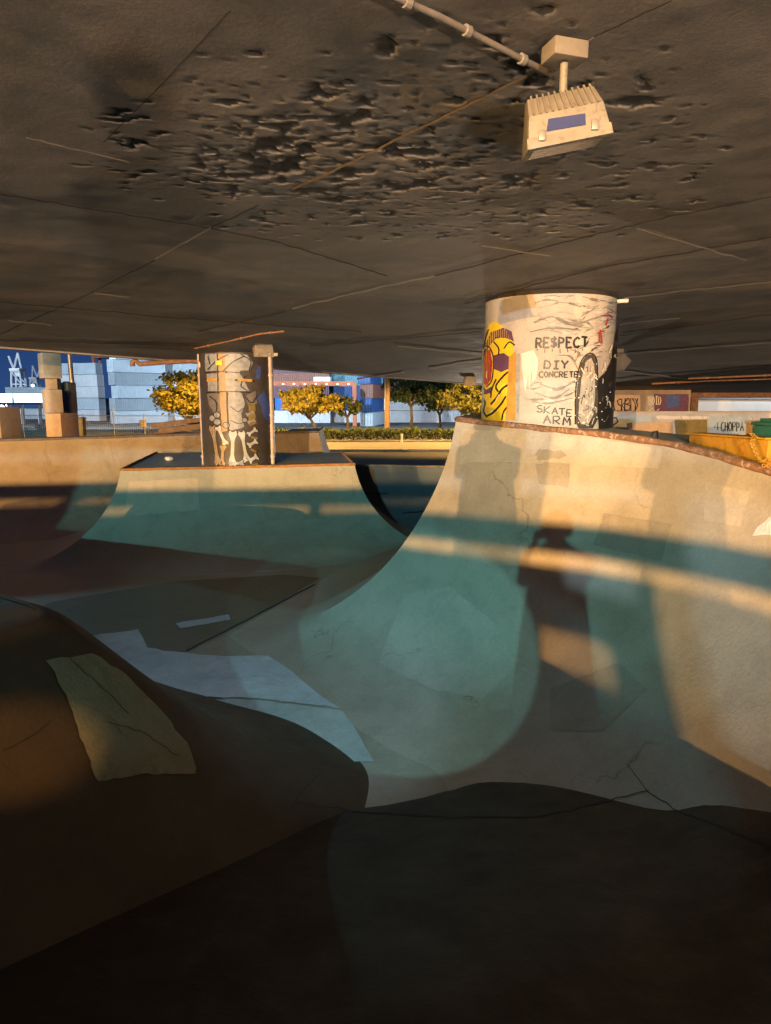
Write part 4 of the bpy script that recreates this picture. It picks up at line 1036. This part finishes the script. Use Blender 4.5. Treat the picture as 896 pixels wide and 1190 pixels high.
# ------------------------------------------------------------------ shipping containers and cranes
CC = {'white': (.62, .66, .70), 'pale': (.44, .53, .60), 'grey': (.27, .33, .38), 'blue': (.03, .10, .30), 'bright': (.03, .16, .50), 'purple': (.15, .075, .11), 'brown': (.24, .10, .07), 'cyan': (.16, .38, .48), 'teal': (.07, .22, .26)}
for k, c in CC.items(): M['c_' + k] = paint('container_' + k, c, .5, .12, .6, 0, 0)
M['c_bar'] = paint('container_door_bars', (.25, .27, .29), .5, .2, 2)
NUM = ['bottom', 'second', 'third', 'fourth', 'fifth', 'top']
ZG = -2.63
def container(x, y, z, rz, col, label, L=12.2):
    H, W = 2.6, 2.44
    r = thing('shipping_container', label, 'shipping container', (0, 0, 0), 'shipping containers stacked in the port')
    mb = MB(); prof = []
    n = 30
    for i in range(n * 4 + 1):
        k = i % 4; prof.append((-L / 2 + .12 + (L - .24) * i / (n * 4), .0 if k in (0, 1) else .04))
    for sgn in (-1, 1):
        rows = [[(px_, sgn * (W / 2 - py_), zz) for px_, py_ in prof] for zz in (.14, H - .12)]
        mb.grid(rows, 0, sgn > 0)
    mb.box((0, 0, H - .06), (L, W, .118)); mb.box((0, 0, .07), (L, W, .138))
    for sx in (-1, 1):
        for sy in (-1, 1): mb.box((sx * (L / 2 - .06), sy * (W / 2 - .06), H / 2), (.125, .125, H - .26))
    mb.box((L / 2 - .05, 0, H / 2), (.03, W - .2, H - .26))
    mb.build('body', M['c_' + col], r)
    for s_ in (-1, 1):
        d = MB(); d.box((-L / 2 + .04, s_ * .555, H / 2), (.05, 1.09, H - .28)); dr = d.build('door', M['c_' + col], r)
        for q in (.3, .8):
            bb = MB(); bb.tube([(-L / 2 - .02, s_ * q, .2), (-L / 2 - .02, s_ * q, H - .2)], .035, 6)
            bb.box((-L / 2 - .02, s_ * q, 1.0), (.06, .3, .09)); bb.box((-L / 2 - .02, s_ * q, .55), (.05, .12, .2)); bb.build('locking_bar', M['c_bar'], dr)
    r.location = (x, y, z); r.rotation_euler = (0, 0, rz)
    return r
def stack(px, Y, rz, cols, where, L=12.2):
    p = atY(px, 470, Y)
    for k, c in enumerate(cols):
        lv = NUM[k] if k < len(cols) - 1 else 'top'
        container(p.x + random.uniform(-.3, .3), Y + random.uniform(-.25, .25), ZG + 2.66 * k, rz + random.uniform(-.01, .01), c, f'{ {"bright":"bright blue","pale":"pale blue","cyan":"light cyan"}.get(c, c) } container, {lv} of {where}', L)
stack(163, 150, R(50), ['pale', 'grey', 'pale', 'grey', 'pale', 'white'], 'the stack with its doors showing left of the yellow tree')
stack(92, 163, R(-14), ['white', 'pale', 'white', 'white', 'pale'], 'the blank stack beside the thin grey pole')
stack(222, 158, R(10), ['pale', 'pale', 'grey', 'white', 'grey', 'pale'], 'the stack half hidden by the tall yellow tree')
stack(352, 150, R(-3), ['white', 'bright', 'purple', 'brown', 'purple', 'blue'], 'the colourful stack above the round yellow tree')
stack(412, 152, R(-3), ['white', 'blue', 'blue', 'cyan', 'blue', 'blue'], 'the mostly blue stack left of the utility pole')
stack(432, 138, R(80), ['pale', 'blue', 'brown', 'blue', 'cyan'], 'the end-on stack just left of the utility pole')
stack(480, 152, R(-3), ['white', 'white', 'brown', 'purple', 'blue'], 'the stack behind the tall sparse tree')
stack(546, 154, R(-3), ['white', 'bright', 'blue', 'brown'], 'the stack beside the RESPECT column')
stack(40, 175, R(4), ['white', 'blue', 'pale'], 'the low stack behind the stacked blocks')
def trailer_row():
    for i, (px, lab) in enumerate(((2, 'long white box trailer at the left edge below the cranes'), (37, 'white box trailer directly left of the stacked blocks'))):
        p = atY(px, 465, 120); r = thing('trailer', lab, 'trailer', (p.x, p.y, ZG))
        mb = MB(); mb.box((p.x, p.y, 2.75 - .05), (4.9, 2.4, 1.55)); mb.build('box_body', M['c_white'], r, bevel=.04)
        mb = MB(); mb.box((p.x, p.y, 1.75), (4.8, 1.2, .25)); mb.build('chassis', M['black'], r)
        mb = MB(); mb.box((p.x - 1.8, p.y, .0), (.12, 1.2, 3.4)); mb.box((p.x + 1.2, p.y, .0), (.12, 1.2, 3.4)); mb.build('landing_legs', M['steel'], r)
        for dx in (1.2, 2.0):
            mb = MB(); mb.tube([(p.x + dx, p.y - 1.1, ZG + .5), (p.x + dx, p.y + 1.1, ZG + .5)], .5, 14); mb.build('wheel', M['black'], r)
trailer_row()
def crane(px, ytop, Y, label, mat, boom=1):
    b_ = atY(px, 470, Y); t_ = atY(px, ytop, Y); H = t_.z - ZG; x = b_.x
    r = thing('port_crane', label, 'crane', (x, Y, ZG), 'harbour cranes against the night sky')
    s_ = H / 50
    def bar(a, b, w): mb = MB(); mb.tube([(x + a[0] * s_, Y + a[1] * s_, ZG + a[2] * s_), (x + b[0] * s_, Y + b[1] * s_, ZG + b[2] * s_)], w * s_, 6); return mb
    for sx in (-6, 6):
        for sy in (-4, 4): bar((sx, sy, 0), (sx * .62, sy, 34), .9).build('leg', mat, r)
    mb = MB()
    for z, k in ((10, .89), (22, .75), (33, .63)):
        for sy in (-4, 4): mb.tube([(x - 6 * k * s_, Y + sy * s_, ZG + z * s_), (x + 6 * k * s_, Y + sy * s_, ZG + z * s_)], .7 * s_, 6)
    for sy in (-4, 4): mb.tube([(x - 5.3 * s_, Y + sy * s_, ZG + 10 * s_), (x + 4.5 * s_, Y + sy * s_, ZG + 22 * s_)], .5 * s_, 6); mb.tube([(x + 4.5 * s_, Y + sy * s_, ZG + 22 * s_), (x - 3.8 * s_, Y + sy * s_, ZG + 33 * s_)], .5 * s_, 6)
    mb.build('bracing', mat, r)
    mb = MB(); mb.box((x, Y, ZG + 35 * s_), (9 * s_, 12 * s_, 2.4 * s_)); mb.build('girder', mat, r)
    mb = MB(); mb.tube([(x - 3 * s_, Y, ZG + 36 * s_), (x + boom * 1.5 * s_, Y, ZG + 50 * s_)], .9 * s_, 6); mb.tube([(x + 3.5 * s_, Y, ZG + 36 * s_), (x + boom * 1.5 * s_, Y, ZG + 50 * s_)], .9 * s_, 6)
    mb.build('mast', mat, r)
    mb = MB(); mb.tube([(x - boom * 3.5 * s_, Y, ZG + 36 * s_), (x - boom * 7 * s_, Y, ZG + 47 * s_)], 1.0 * s_, 6); mb.build('boom', mat, r)
    mb = MB(); mb.box((x + 1 * s_, Y - 1 * s_, ZG + 31 * s_), (5 * s_, 4 * s_, 4 * s_)); mb.build('machine_house', mat, r, bevel=.1)
crane(24, 410, 320, 'tall white harbour crane with raised boom at the far left', M['crane'], 1)
crane(43, 425, 360, 'smaller white harbour crane just left of the stacked blocks', M['crane'], -1)
def gantry(px0, px1, y0, y1, Y, label, mat):
    a_, b_ = atY(px0, y0, Y), atY(px1, y0, Y); h = (y1 - y0) / F * Y
    r = thing('gantry_crane', label, 'crane', ((a_.x + b_.x) / 2, Y, ZG), 'yard gantry cranes')
    for dy in (-2, 2):
        mb = MB(); mb.box(((a_.x + b_.x) / 2, Y + dy, a_.z), (b_.x - a_.x, .5, h)); mb.build('girder', mat, r)
        for x in (a_.x, b_.x):
            mb = MB(); mb.box((x, Y + dy, (ZG + a_.z) / 2), (.6, .6, a_.z - ZG)); mb.build('leg', mat, r)
    mb = MB(); mb.box(((a_.x + b_.x) / 2 + 3, Y, a_.z + h * .5 + .4), (3, 3.4, .8)); mb.build('trolley', M['c_white'], r)
    for k in range(9):
        mb = MB(); x = a_.x + (b_.x - a_.x) * (k + .5) / 9; mb.box((x, Y - 2.35, a_.z - .1), (.32, .16, .2)); mb.build('lamp', M['lamp_warm_small'], r)
M['lamp_warm_small'] = emit('gantry_lamp', (1, .8, .55), 4)
gantry(300, 412, 446, 451, 128, 'orange brown gantry crane beam with a row of lamps above the round yellow tree', M['crane_red'])
gantry(112, 238, 414, 418, 185, 'red gantry crane beam over the pale container stacks', M['crane_red'])

# ------------------------------------------------------------------ lamps
def street_lamp(x, y, h, aim, label, glass, power, color, radius=.25, zb=-.03, spot=None, blend=.15, reach=1.2, name='street_lamp', head=True):
    r = thing(name, label, 'street lamp', (x, y, zb))
    aim = Vector(aim); hd = Vector((aim.x - x, aim.y - y, 0)).normalized()
    mb = MB(); top = Vector((x, y, h)); tip = top + hd * reach
    mb.tube([(x, y, zb - .02), (x, y, (h + zb) / 2), tuple(top - Vector((0, 0, .3))), tuple(top.lerp(tip, .4) + Vector((0, 0, .12))), tuple(tip + Vector((0, 0, .14)))], [.1, .085, .07, .05, .05], 10)
    mb.build('pole', M['steel'], r, True)
    mb = MB(); a = math.atan2(hd.y, hd.x); mb.box(tip + hd * .25 + Vector((0, 0, .14)), (.7, .32, .14), a, taper=(.8, .7)); mb.build('lamp_head', M['steel'], r, bevel=.02)
    mb = MB(); mb.box(tip + hd * .27 + Vector((0, 0, .055)), (.5, .24, .02), a); mb.build('lamp_glass', glass, r)
    L = bpy.data.lights.new(name + '_light', 'SPOT' if spot else 'POINT'); L.energy = power; L.color = color; L.shadow_soft_size = radius
    o = bpy.data.objects.new(name + '_light', L); COL.objects.link(o); o.parent = r
    o.location = tip + hd * .27 - Vector((0, 0, .02 + radius)) - Vector((x, y, zb))
    if spot:
        L.spot_size = R(spot); L.spot_blend = blend
        o.rotation_euler = (aim - tip).to_track_quat('-Z', 'Y').to_euler()
    return r
SOD = (1, .55, .13); TEAL = (.50, 1.0, .88); COOL = (.72, .87, 1.0)
LIGHTS = True
WARM = (1, .51, .155)
street_lamp(-4.2, -30, 4.70, (1.6, 7.4, 2.2), 'low sodium street lamp shining in under the bridge behind the viewer', M['lamp_sodium'], 58000, WARM, .06, spot=60, reach=.4)
street_lamp(-12.3, -30, 4.70, (2.4, 5.8, 2.2), 'low sodium street lamp farther left behind the viewer', M['lamp_sodium'], 56000, WARM, .06, spot=60, reach=.4)
street_lamp(-26, -30, 4.70, (0, 8, 2.2), 'added low warm fill lamp far to the left behind the viewer', M['lamp_sodium'], 85000, WARM, .06, spot=60, reach=.4)  # added fill lamp, weakens the person's shadow on the ramp
street_lamp(-6.9, -29, 8.65, (1.8, 6.9, 1.5), 'tall greenish mercury street lamp behind the viewer', M['lamp_teal'], 16500, (.30, 1.0, .90), .10, spot=50)
street_lamp(-4.3, -29.5, 4.05, (0, 10, 2), 'low cool white lamp behind the viewer', M['lamp_cool'], 24000, (.62, .85, 1.0), .08, spot=60, reach=.4)
street_lamp(2.5, -9, .75, (.8, 9, 5.6), 'added low uplight behind the viewer, brightening the bridge underside', M['lamp_sodium'], 2500, (1, .72, .48), .12, spot=75, blend=.8, reach=.2)  # added uplight for the near soffit
street_lamp(5.0, 33, .75, (4, 14, 4.6), 'added low uplight beyond the bridge, brightening its far underside', M['lamp_sodium'], 2600, (1, .82, .62), .12, spot=95, blend=.8, reach=.2)  # added uplight for the far soffit, hidden behind the right ramp
# spot added on the near edge of the bridge for the round teal pool
pl = thing('added_spot', 'added small round spot lamp under the bridge edge behind the viewer', 'lamp', (1.6, -.9, 4.45))
mb = MB(); mb.tube([(1.6, -.9, 4.47), (1.6, -.9, 4.36)], [.14, .12], 20); mb.build('body', M['steel'], pl, True)
mb = MB(); mb.tube([(1.6, -.9, 4.36), (1.6, -.9, 4.33)], [.10, .06], 20); mb.build('lamp_glass', M['lamp_teal'], pl, True)
L = bpy.data.lights.new('bulkhead_light', 'SPOT'); L.energy = 620; L.color = (.35, 1, .95); L.shadow_soft_size = .03; L.spot_size = R(19); L.spot_blend = .06
o = bpy.data.objects.new('bulkhead_light', L); COL.objects.link(o); o.parent = pl; o.location = (0, 0, -.16)
o.rotation_euler = (Vector((-.1, 7.35, .2)) - Vector((1.6, -.9, 4.29))).to_track_quat('-Z', 'Y').to_euler()
pl2 = thing('added_spot', 'second added spot lamp under the bridge edge farther right behind the viewer', 'lamp', (2.3, -.9, 4.45))  # added to throw cool light on the pale floor patches
mb = MB(); mb.tube([(2.3, -.9, 4.47), (2.3, -.9, 4.36)], [.14, .12], 20); mb.build('body', M['steel'], pl2, True)
mb = MB(); mb.tube([(2.3, -.9, 4.36), (2.3, -.9, 4.33)], [.10, .06], 20); mb.build('lamp_glass', M['lamp_cool'], pl2, True)
L = bpy.data.lights.new('bulkhead_light', 'SPOT'); L.energy = 900; L.color = (.5, .8, 1); L.shadow_soft_size = .05; L.spot_size = R(22); L.spot_blend = .6
o = bpy.data.objects.new('bulkhead_light', L); COL.objects.link(o); o.parent = pl2; o.location = (0, 0, -.16)
o.rotation_euler = (Vector((-1.2, 7.2, 0)) - Vector((2.3, -.9, 4.29))).to_track_quat('-Z', 'Y').to_euler()
pl3 = thing('added_spot', 'added amber spot lamp under the bridge edge behind the viewer on the left', 'lamp', (-1.6, -.9, 4.5))  # added for an orange glow on the hump
mb = MB(); mb.tube([(-1.6, -.9, 4.5), (-1.6, -.9, 4.39)], [.14, .12], 20); mb.build('body', M['steel'], pl3, True)
mb = MB(); mb.tube([(-1.6, -.9, 4.39), (-1.6, -.9, 4.36)], [.10, .06], 20); mb.build('lamp_glass', M['lamp_sodium'], pl3, True)
L = bpy.data.lights.new('bulkhead_light', 'SPOT'); L.energy = 1500; L.color = (1, .46, .10); L.shadow_soft_size = .03; L.spot_size = R(8); L.spot_blend = .9
o = bpy.data.objects.new('bulkhead_light', L); COL.objects.link(o); o.parent = pl3; o.location = (0, 0, -.18)
h_ = cast(14, 872, ['hump'])
o.rotation_euler = (h_[0] - Vector((-1.6, -.9, 4.32))).to_track_quat('-Z', 'Y').to_euler()
# barrier added between lamps and bowl, its slots cut the light into stripes
br = thing('blocker', 'added slotted barrier with a top rail standing behind the viewer', 'blocker', (-4, -12, 0))
def bpiece(name, x0, x1, z0, z1, y=-12, d=.08): mb = MB(); mb.box(((x0 + x1) / 2, y, (z0 + z1) / 2), (x1 - x0, d, z1 - z0)); return mb.build(name, M['wood'], br, bevel=.006)
bpiece('top_rail', -24, 5, 3.10, 3.235, -12.09)
bpiece('panel', -24, -1.38, -.03, 3.03); bpiece('panel', -1.10, -1.01, -.03, 3.03, -11.998); bpiece('lower_panel', -1.38, -1.10, -.03, 2.63, -12.002); bpiece('upper_panel', -1.38, -1.10, 2.765, 3.03, -12.002)
for x in (-.965, -3.0, -7.4, -13, -18.5, -24, 2.2, 5): bpiece('post', x - .045, x + .045, -.03, 3.2, -11.9, .09)
sbd = thing('light_screen', 'added plain screen behind the viewer, cutting the low teal light', 'light screen', (-5, -20, 0))
mb = MB(); mb.box((-5, -20, 6.05), (11, .06, 1.3)); mb.build('panel', M['steel'], sbd, bevel=.02)  # unseen board added to cut the lower edge of the teal light
for x in (-9.5, -.5): mb = MB(); mb.box((x, -20.12, 3.33), (.14, .14, 6.7)); mb.build('post', M['steel'], sbd, bevel=.01)
CB = (-7.7, -4.2)  # unseen column added to keep teal light off the back-left ramp
colB = thing('column', 'added plain column behind the viewer, shading the far left ramp', 'column', (CB[0], CB[1], 0))
shaft(CB, .75, -.05, 5.0, M['column'], colB)
mb = MB(); mb.tube([(CB[0], CB[1], -.05), (CB[0], CB[1], .12)], .95, 32); mb.build('footing', M['block'], colB, True)
# port floods
def port_light(x, y, z, power, color, label, aim):
    r = thing('flood_mast', label, 'flood mast', (x, y, ZG))
    mb = MB(); mb.tube([(x, y, ZG), (x, y, z)], [.3, .18], 10); mb.build('mast', M['steel'], r, True)
    mb = MB(); mb.box((x, y, z), (2.4, .5, .3)); mb.build('headframe', M['steel'], r)
    for dx in (-.9, -.3, .3, .9):
        mb = MB(); mb.box((x + dx, y - .32, z + .1), (.5, .12, .4)); mb.build('lamp', M['lamp_cool'], r)
    L = bpy.data.lights.new('flood_light_source', 'SPOT'); L.energy = power; L.color = color; L.shadow_soft_size = .6; L.spot_size = R(110); L.spot_blend = .4
    o = bpy.data.objects.new('flood_light_source', L); COL.objects.link(o); o.parent = r; o.location = (0, -.8, z - ZG)
    o.rotation_euler = (Vector(aim) - Vector((x, y, z))).to_track_quat('-Z', 'Y').to_euler()
port_light(-62, 108, 22, 360000, COOL, 'port flood mast lighting the left container stacks', (-58, 150, 4))
port_light(-24, 104, 24, 190000, COOL, 'port flood mast lighting the middle container stacks', (-6, 150, 2))
port_light(-195, 250, 30, 600000, COOL, 'port flood mast lighting the harbour cranes', (-172, 330, 10))
port_light(-58, 66, 22, 36000, (.22, .72, .85), 'port flood mast facing the skate park', (-1, 10, 1))
port_light(22, 104, 24, 140000, COOL, 'port flood mast lighting the right container stacks', (14, 150, 0))
street_lamp(-10, 45, 7.5, (-9.6, 47.5, 0), 'sodium street lamp over the road by the yellow trees', M['lamp_sodium'], 22000, SOD, .2, spot=138)
street_lamp(9.5, 45, 7.5, (8, 47, 0), 'sodium street lamp over the road behind the RESPECT column', M['lamp_sodium'], 24000, SOD, .2, spot=138)
street_lamp(-19, 21, 6.5, (-14, 31, 2), 'sodium street lamp in front of the stacked blocks', M['lamp_sodium'], 2600, (1, .66, .35), .15, reach=.6, spot=90)
street_lamp(19, 30.6, 6, (16, 33, 1.5), 'cool lamp lighting the pale wall at the far right', M['lamp_cool'], 900, COOL, .15, spot=110)
# glowing quay lights
for px, py, Y_, r_, lab in ((11, 470, 300, 1.7, 'glaring white quay light at the left edge'), (45, 461, 300, 1.9, 'glaring white quay light left of the stacked blocks'), (38, 448, 330, .8, 'small quay light on the smaller crane'), (2, 474, 300, 1.6, 'glaring quay light cut by the left edge')):
    c = atY(px, py, Y_); r = thing('quay_light', lab, 'quay light', (c.x, c.y, c.z))
    mb = MB(); rows = []
    for i in range(9):
        ph = math.pi * i / 8; rows.append([(c.x + r_ * math.sin(ph) * math.cos(t), c.y + r_ * .4 * math.sin(ph) * math.sin(t), c.z + r_ * .8 * math.cos(ph)) for t in np.linspace(0, 2 * math.pi, 15)])
    mb.grid(rows); mb.build('globe', M['quay_glow'] if 'quay_glow' in M else M.setdefault('quay_glow', emit('quay_glow', (.85, .95, 1), 6)), r, True)
    mb = MB(); mb.tube([(c.x, c.y + .9, ZG), (c.x, c.y + .9, c.z)], .3, 8); mb.build('pole', M['steel'], r, True)

# ------------------------------------------------------------------ the photographer, standing on the near deck behind the lens
def skinned(name, joints, bones, parent, mats, pick, sub=2):
    """joints: name -> (pos, radius); one continuous skin surface"""
    names = list(joints); me = bpy.data.meshes.new(name + '_tmp')
    me.from_pydata([joints[n][0] for n in names], [(names.index(a), names.index(b)) for a, b in bones], [])
    o = bpy.data.objects.new(name + '_tmp', me); COL.objects.link(o)
    o.modifiers.new('skin', 'SKIN'); sv = me.skin_vertices[0].data
    for i, n in enumerate(names):
        r = joints[n][1]; sv[i].radius = r if isinstance(r, tuple) else (r, r)
        sv[i].use_root = (i == 0)
    m = o.modifiers.new('sub', 'SUBSURF'); m.levels = sub; m.render_levels = sub
    dg = bpy.context.evaluated_depsgraph_get(); ev = o.evaluated_get(dg).to_mesh()
    mb = MB(); mb.add([tuple(v.co) for v in ev.vertices], [tuple(p.vertices) for p in ev.polygons])
    mb.mi = [pick(Vector(p.center)) for p in ev.polygons]
    o.evaluated_get(dg).to_mesh_clear(); bpy.data.objects.remove(o)
    return mb.build(name, mats, parent, True, 180)
per = thing('person', 'person in a dark hooded jacket and dark trousers holding up a phone', 'person', (0, -.42, 1.19))
J = {'pelvis': ((0, -.42, 2.36), (.21, .15)), 'waist': ((0, -.42, 2.52), (.21, .15)), 'chest': ((0, -.42, 2.74), (.23, .16)), 'upper': ((0, -.41, 2.88), (.17, .12)), 'neck': ((0, -.39, 2.98), (.07, .07)), 'skull': ((0, -.365, 3.08), (.088, .10)), 'crown': ((0, -.37, 3.17), (.078, .09))}
Bn = [('pelvis', 'waist'), ('waist', 'chest'), ('chest', 'upper'), ('upper', 'neck'), ('neck', 'skull'), ('skull', 'crown')]
for s_, k in ((-1, 'L'), (1, 'R')):
    J.update({'sh' + k: ((s_ * .22, -.41, 2.85), .088), 'el' + k: ((s_ * .22, -.25, 2.62), .065), 'wr' + k: ((s_ * .12, -.12, 2.90), .036), 'pa' + k: ((s_ * .095, -.085, 2.955), (.038, .024)),
              'hip' + k: ((s_ * .11, -.42, 2.24), .115), 'kn' + k: ((s_ * .12, -.38, 1.78), .072), 'an' + k: ((s_ * .13, -.44, 1.27), .05), 'to' + k: ((s_ * .15, -.26, 1.225), (.045, .033))})
    Bn += [('upper', 'sh' + k), ('sh' + k, 'el' + k), ('el' + k, 'wr' + k), ('wr' + k, 'pa' + k), ('pelvis', 'hip' + k), ('hip' + k, 'kn' + k), ('kn' + k, 'an' + k), ('an' + k, 'to' + k)]
def pick(c):
    if c.z > 2.97 and abs(c.x) < .14 and c.y < -.2: return 2
    if c.y > -.15 and c.z > 2.86: return 2
    return 1 if c.z < 2.2 else 0
skinned('body', J, Bn, per, [M['jacket'], M['trousers'], M['skin']], pick)
mb = MB()
for i in range(11):
    ph = math.pi * .62 * i / 10
    mb_row = [(.128 * math.sin(ph) * math.cos(t), -.385 - .02 * math.cos(ph) + .135 * math.sin(ph) * math.sin(t) * (1 if math.sin(t) < 0 else .45), 3.12 + .15 * math.cos(ph)) for t in np.linspace(0, 2 * math.pi, 21)]
    if i == 0: rows = []
    rows.append(mb_row)
mb.grid(rows); mb.build('hood', M['jacket'], per, True)
mb = MB(); mb.grid([[(a_ * (1 + .03 * math.sin(6 * t)) * math.cos(t), -.42 + b_ * (1 + .03 * math.sin(5 * t)) * math.sin(t), z_) for t in np.linspace(0, 2 * math.pi, 29)] for z_, a_, b_ in ((2.62, .23, .17), (2.4, .255, .19), (2.1, .28, .21), (1.85, .30, .23))])
mb.build('coat', M['jacket'], per, True)
for s_ in (-1, 1):
    for f_ in range(4):
        z = 3.0 - .02 * f_; L_ = (.9, 1, .95, .8)[f_]
        mb = MB(); x0 = s_ * .092
        mb.tube([(x0, -.09, z - .012), (x0 + s_ * .006, -.055, z), (x0 - s_ * .002, -.028, z + .004), (x0 - s_ * .03 * L_, -.022, z + .004)], [.009, .009, .008, .006], 8); mb.build('finger', M['skin'], per, True)
    mb = MB(); mb.tube([(s_ * .09, -.1, 2.96), (s_ * .075, -.085, 2.985), (s_ * .05, -.068, 2.99)], [.011, .010, .007], 8); mb.build('thumb', M['skin'], per, True)
ph_ = thing('phone', 'phone held out level in both hands by the person', 'phone', (0, -.055, 3.0))
mb = MB(); mb.box((0, -.055, 2.995), (.156, .009, .075)); mb.build('case', M['phone'], ph_, bevel=.003)

# ------------------------------------------------------------------ sky
w = bpy.data.worlds.new('World'); SC.world = w; w.use_nodes = True
nt = w.node_tree; bg = nt.nodes['Background']
tc = nt.nodes.new('ShaderNodeTexCoord'); sx = nt.nodes.new('ShaderNodeSeparateXYZ'); nt.links.new(tc.outputs['Generated'], sx.inputs[0])
cr = ramp_node(nt, [(0.0, (.026, .066, .20)), (.10, (.014, .044, .155)), (.5, (.003, .010, .05))]); nt.links.new(sx.outputs['Z'], cr.inputs[0])
nt.links.new(cr.outputs[0], bg.inputs['Color']); bg.inputs['Strength'].default_value = 1.0

SC.view_settings.view_transform = 'Standard'; SC.view_settings.look = 'None'; SC.view_settings.exposure = 0; SC.view_settings.gamma = 1
SC.view_settings.use_curve_mapping = False
SC.render.engine = 'CYCLES'
SC.cycles.use_denoising = True
SC.cycles.max_bounces = 4; SC.cycles.diffuse_bounces = 1
SC.cycles.sample_clamp_indirect = 4
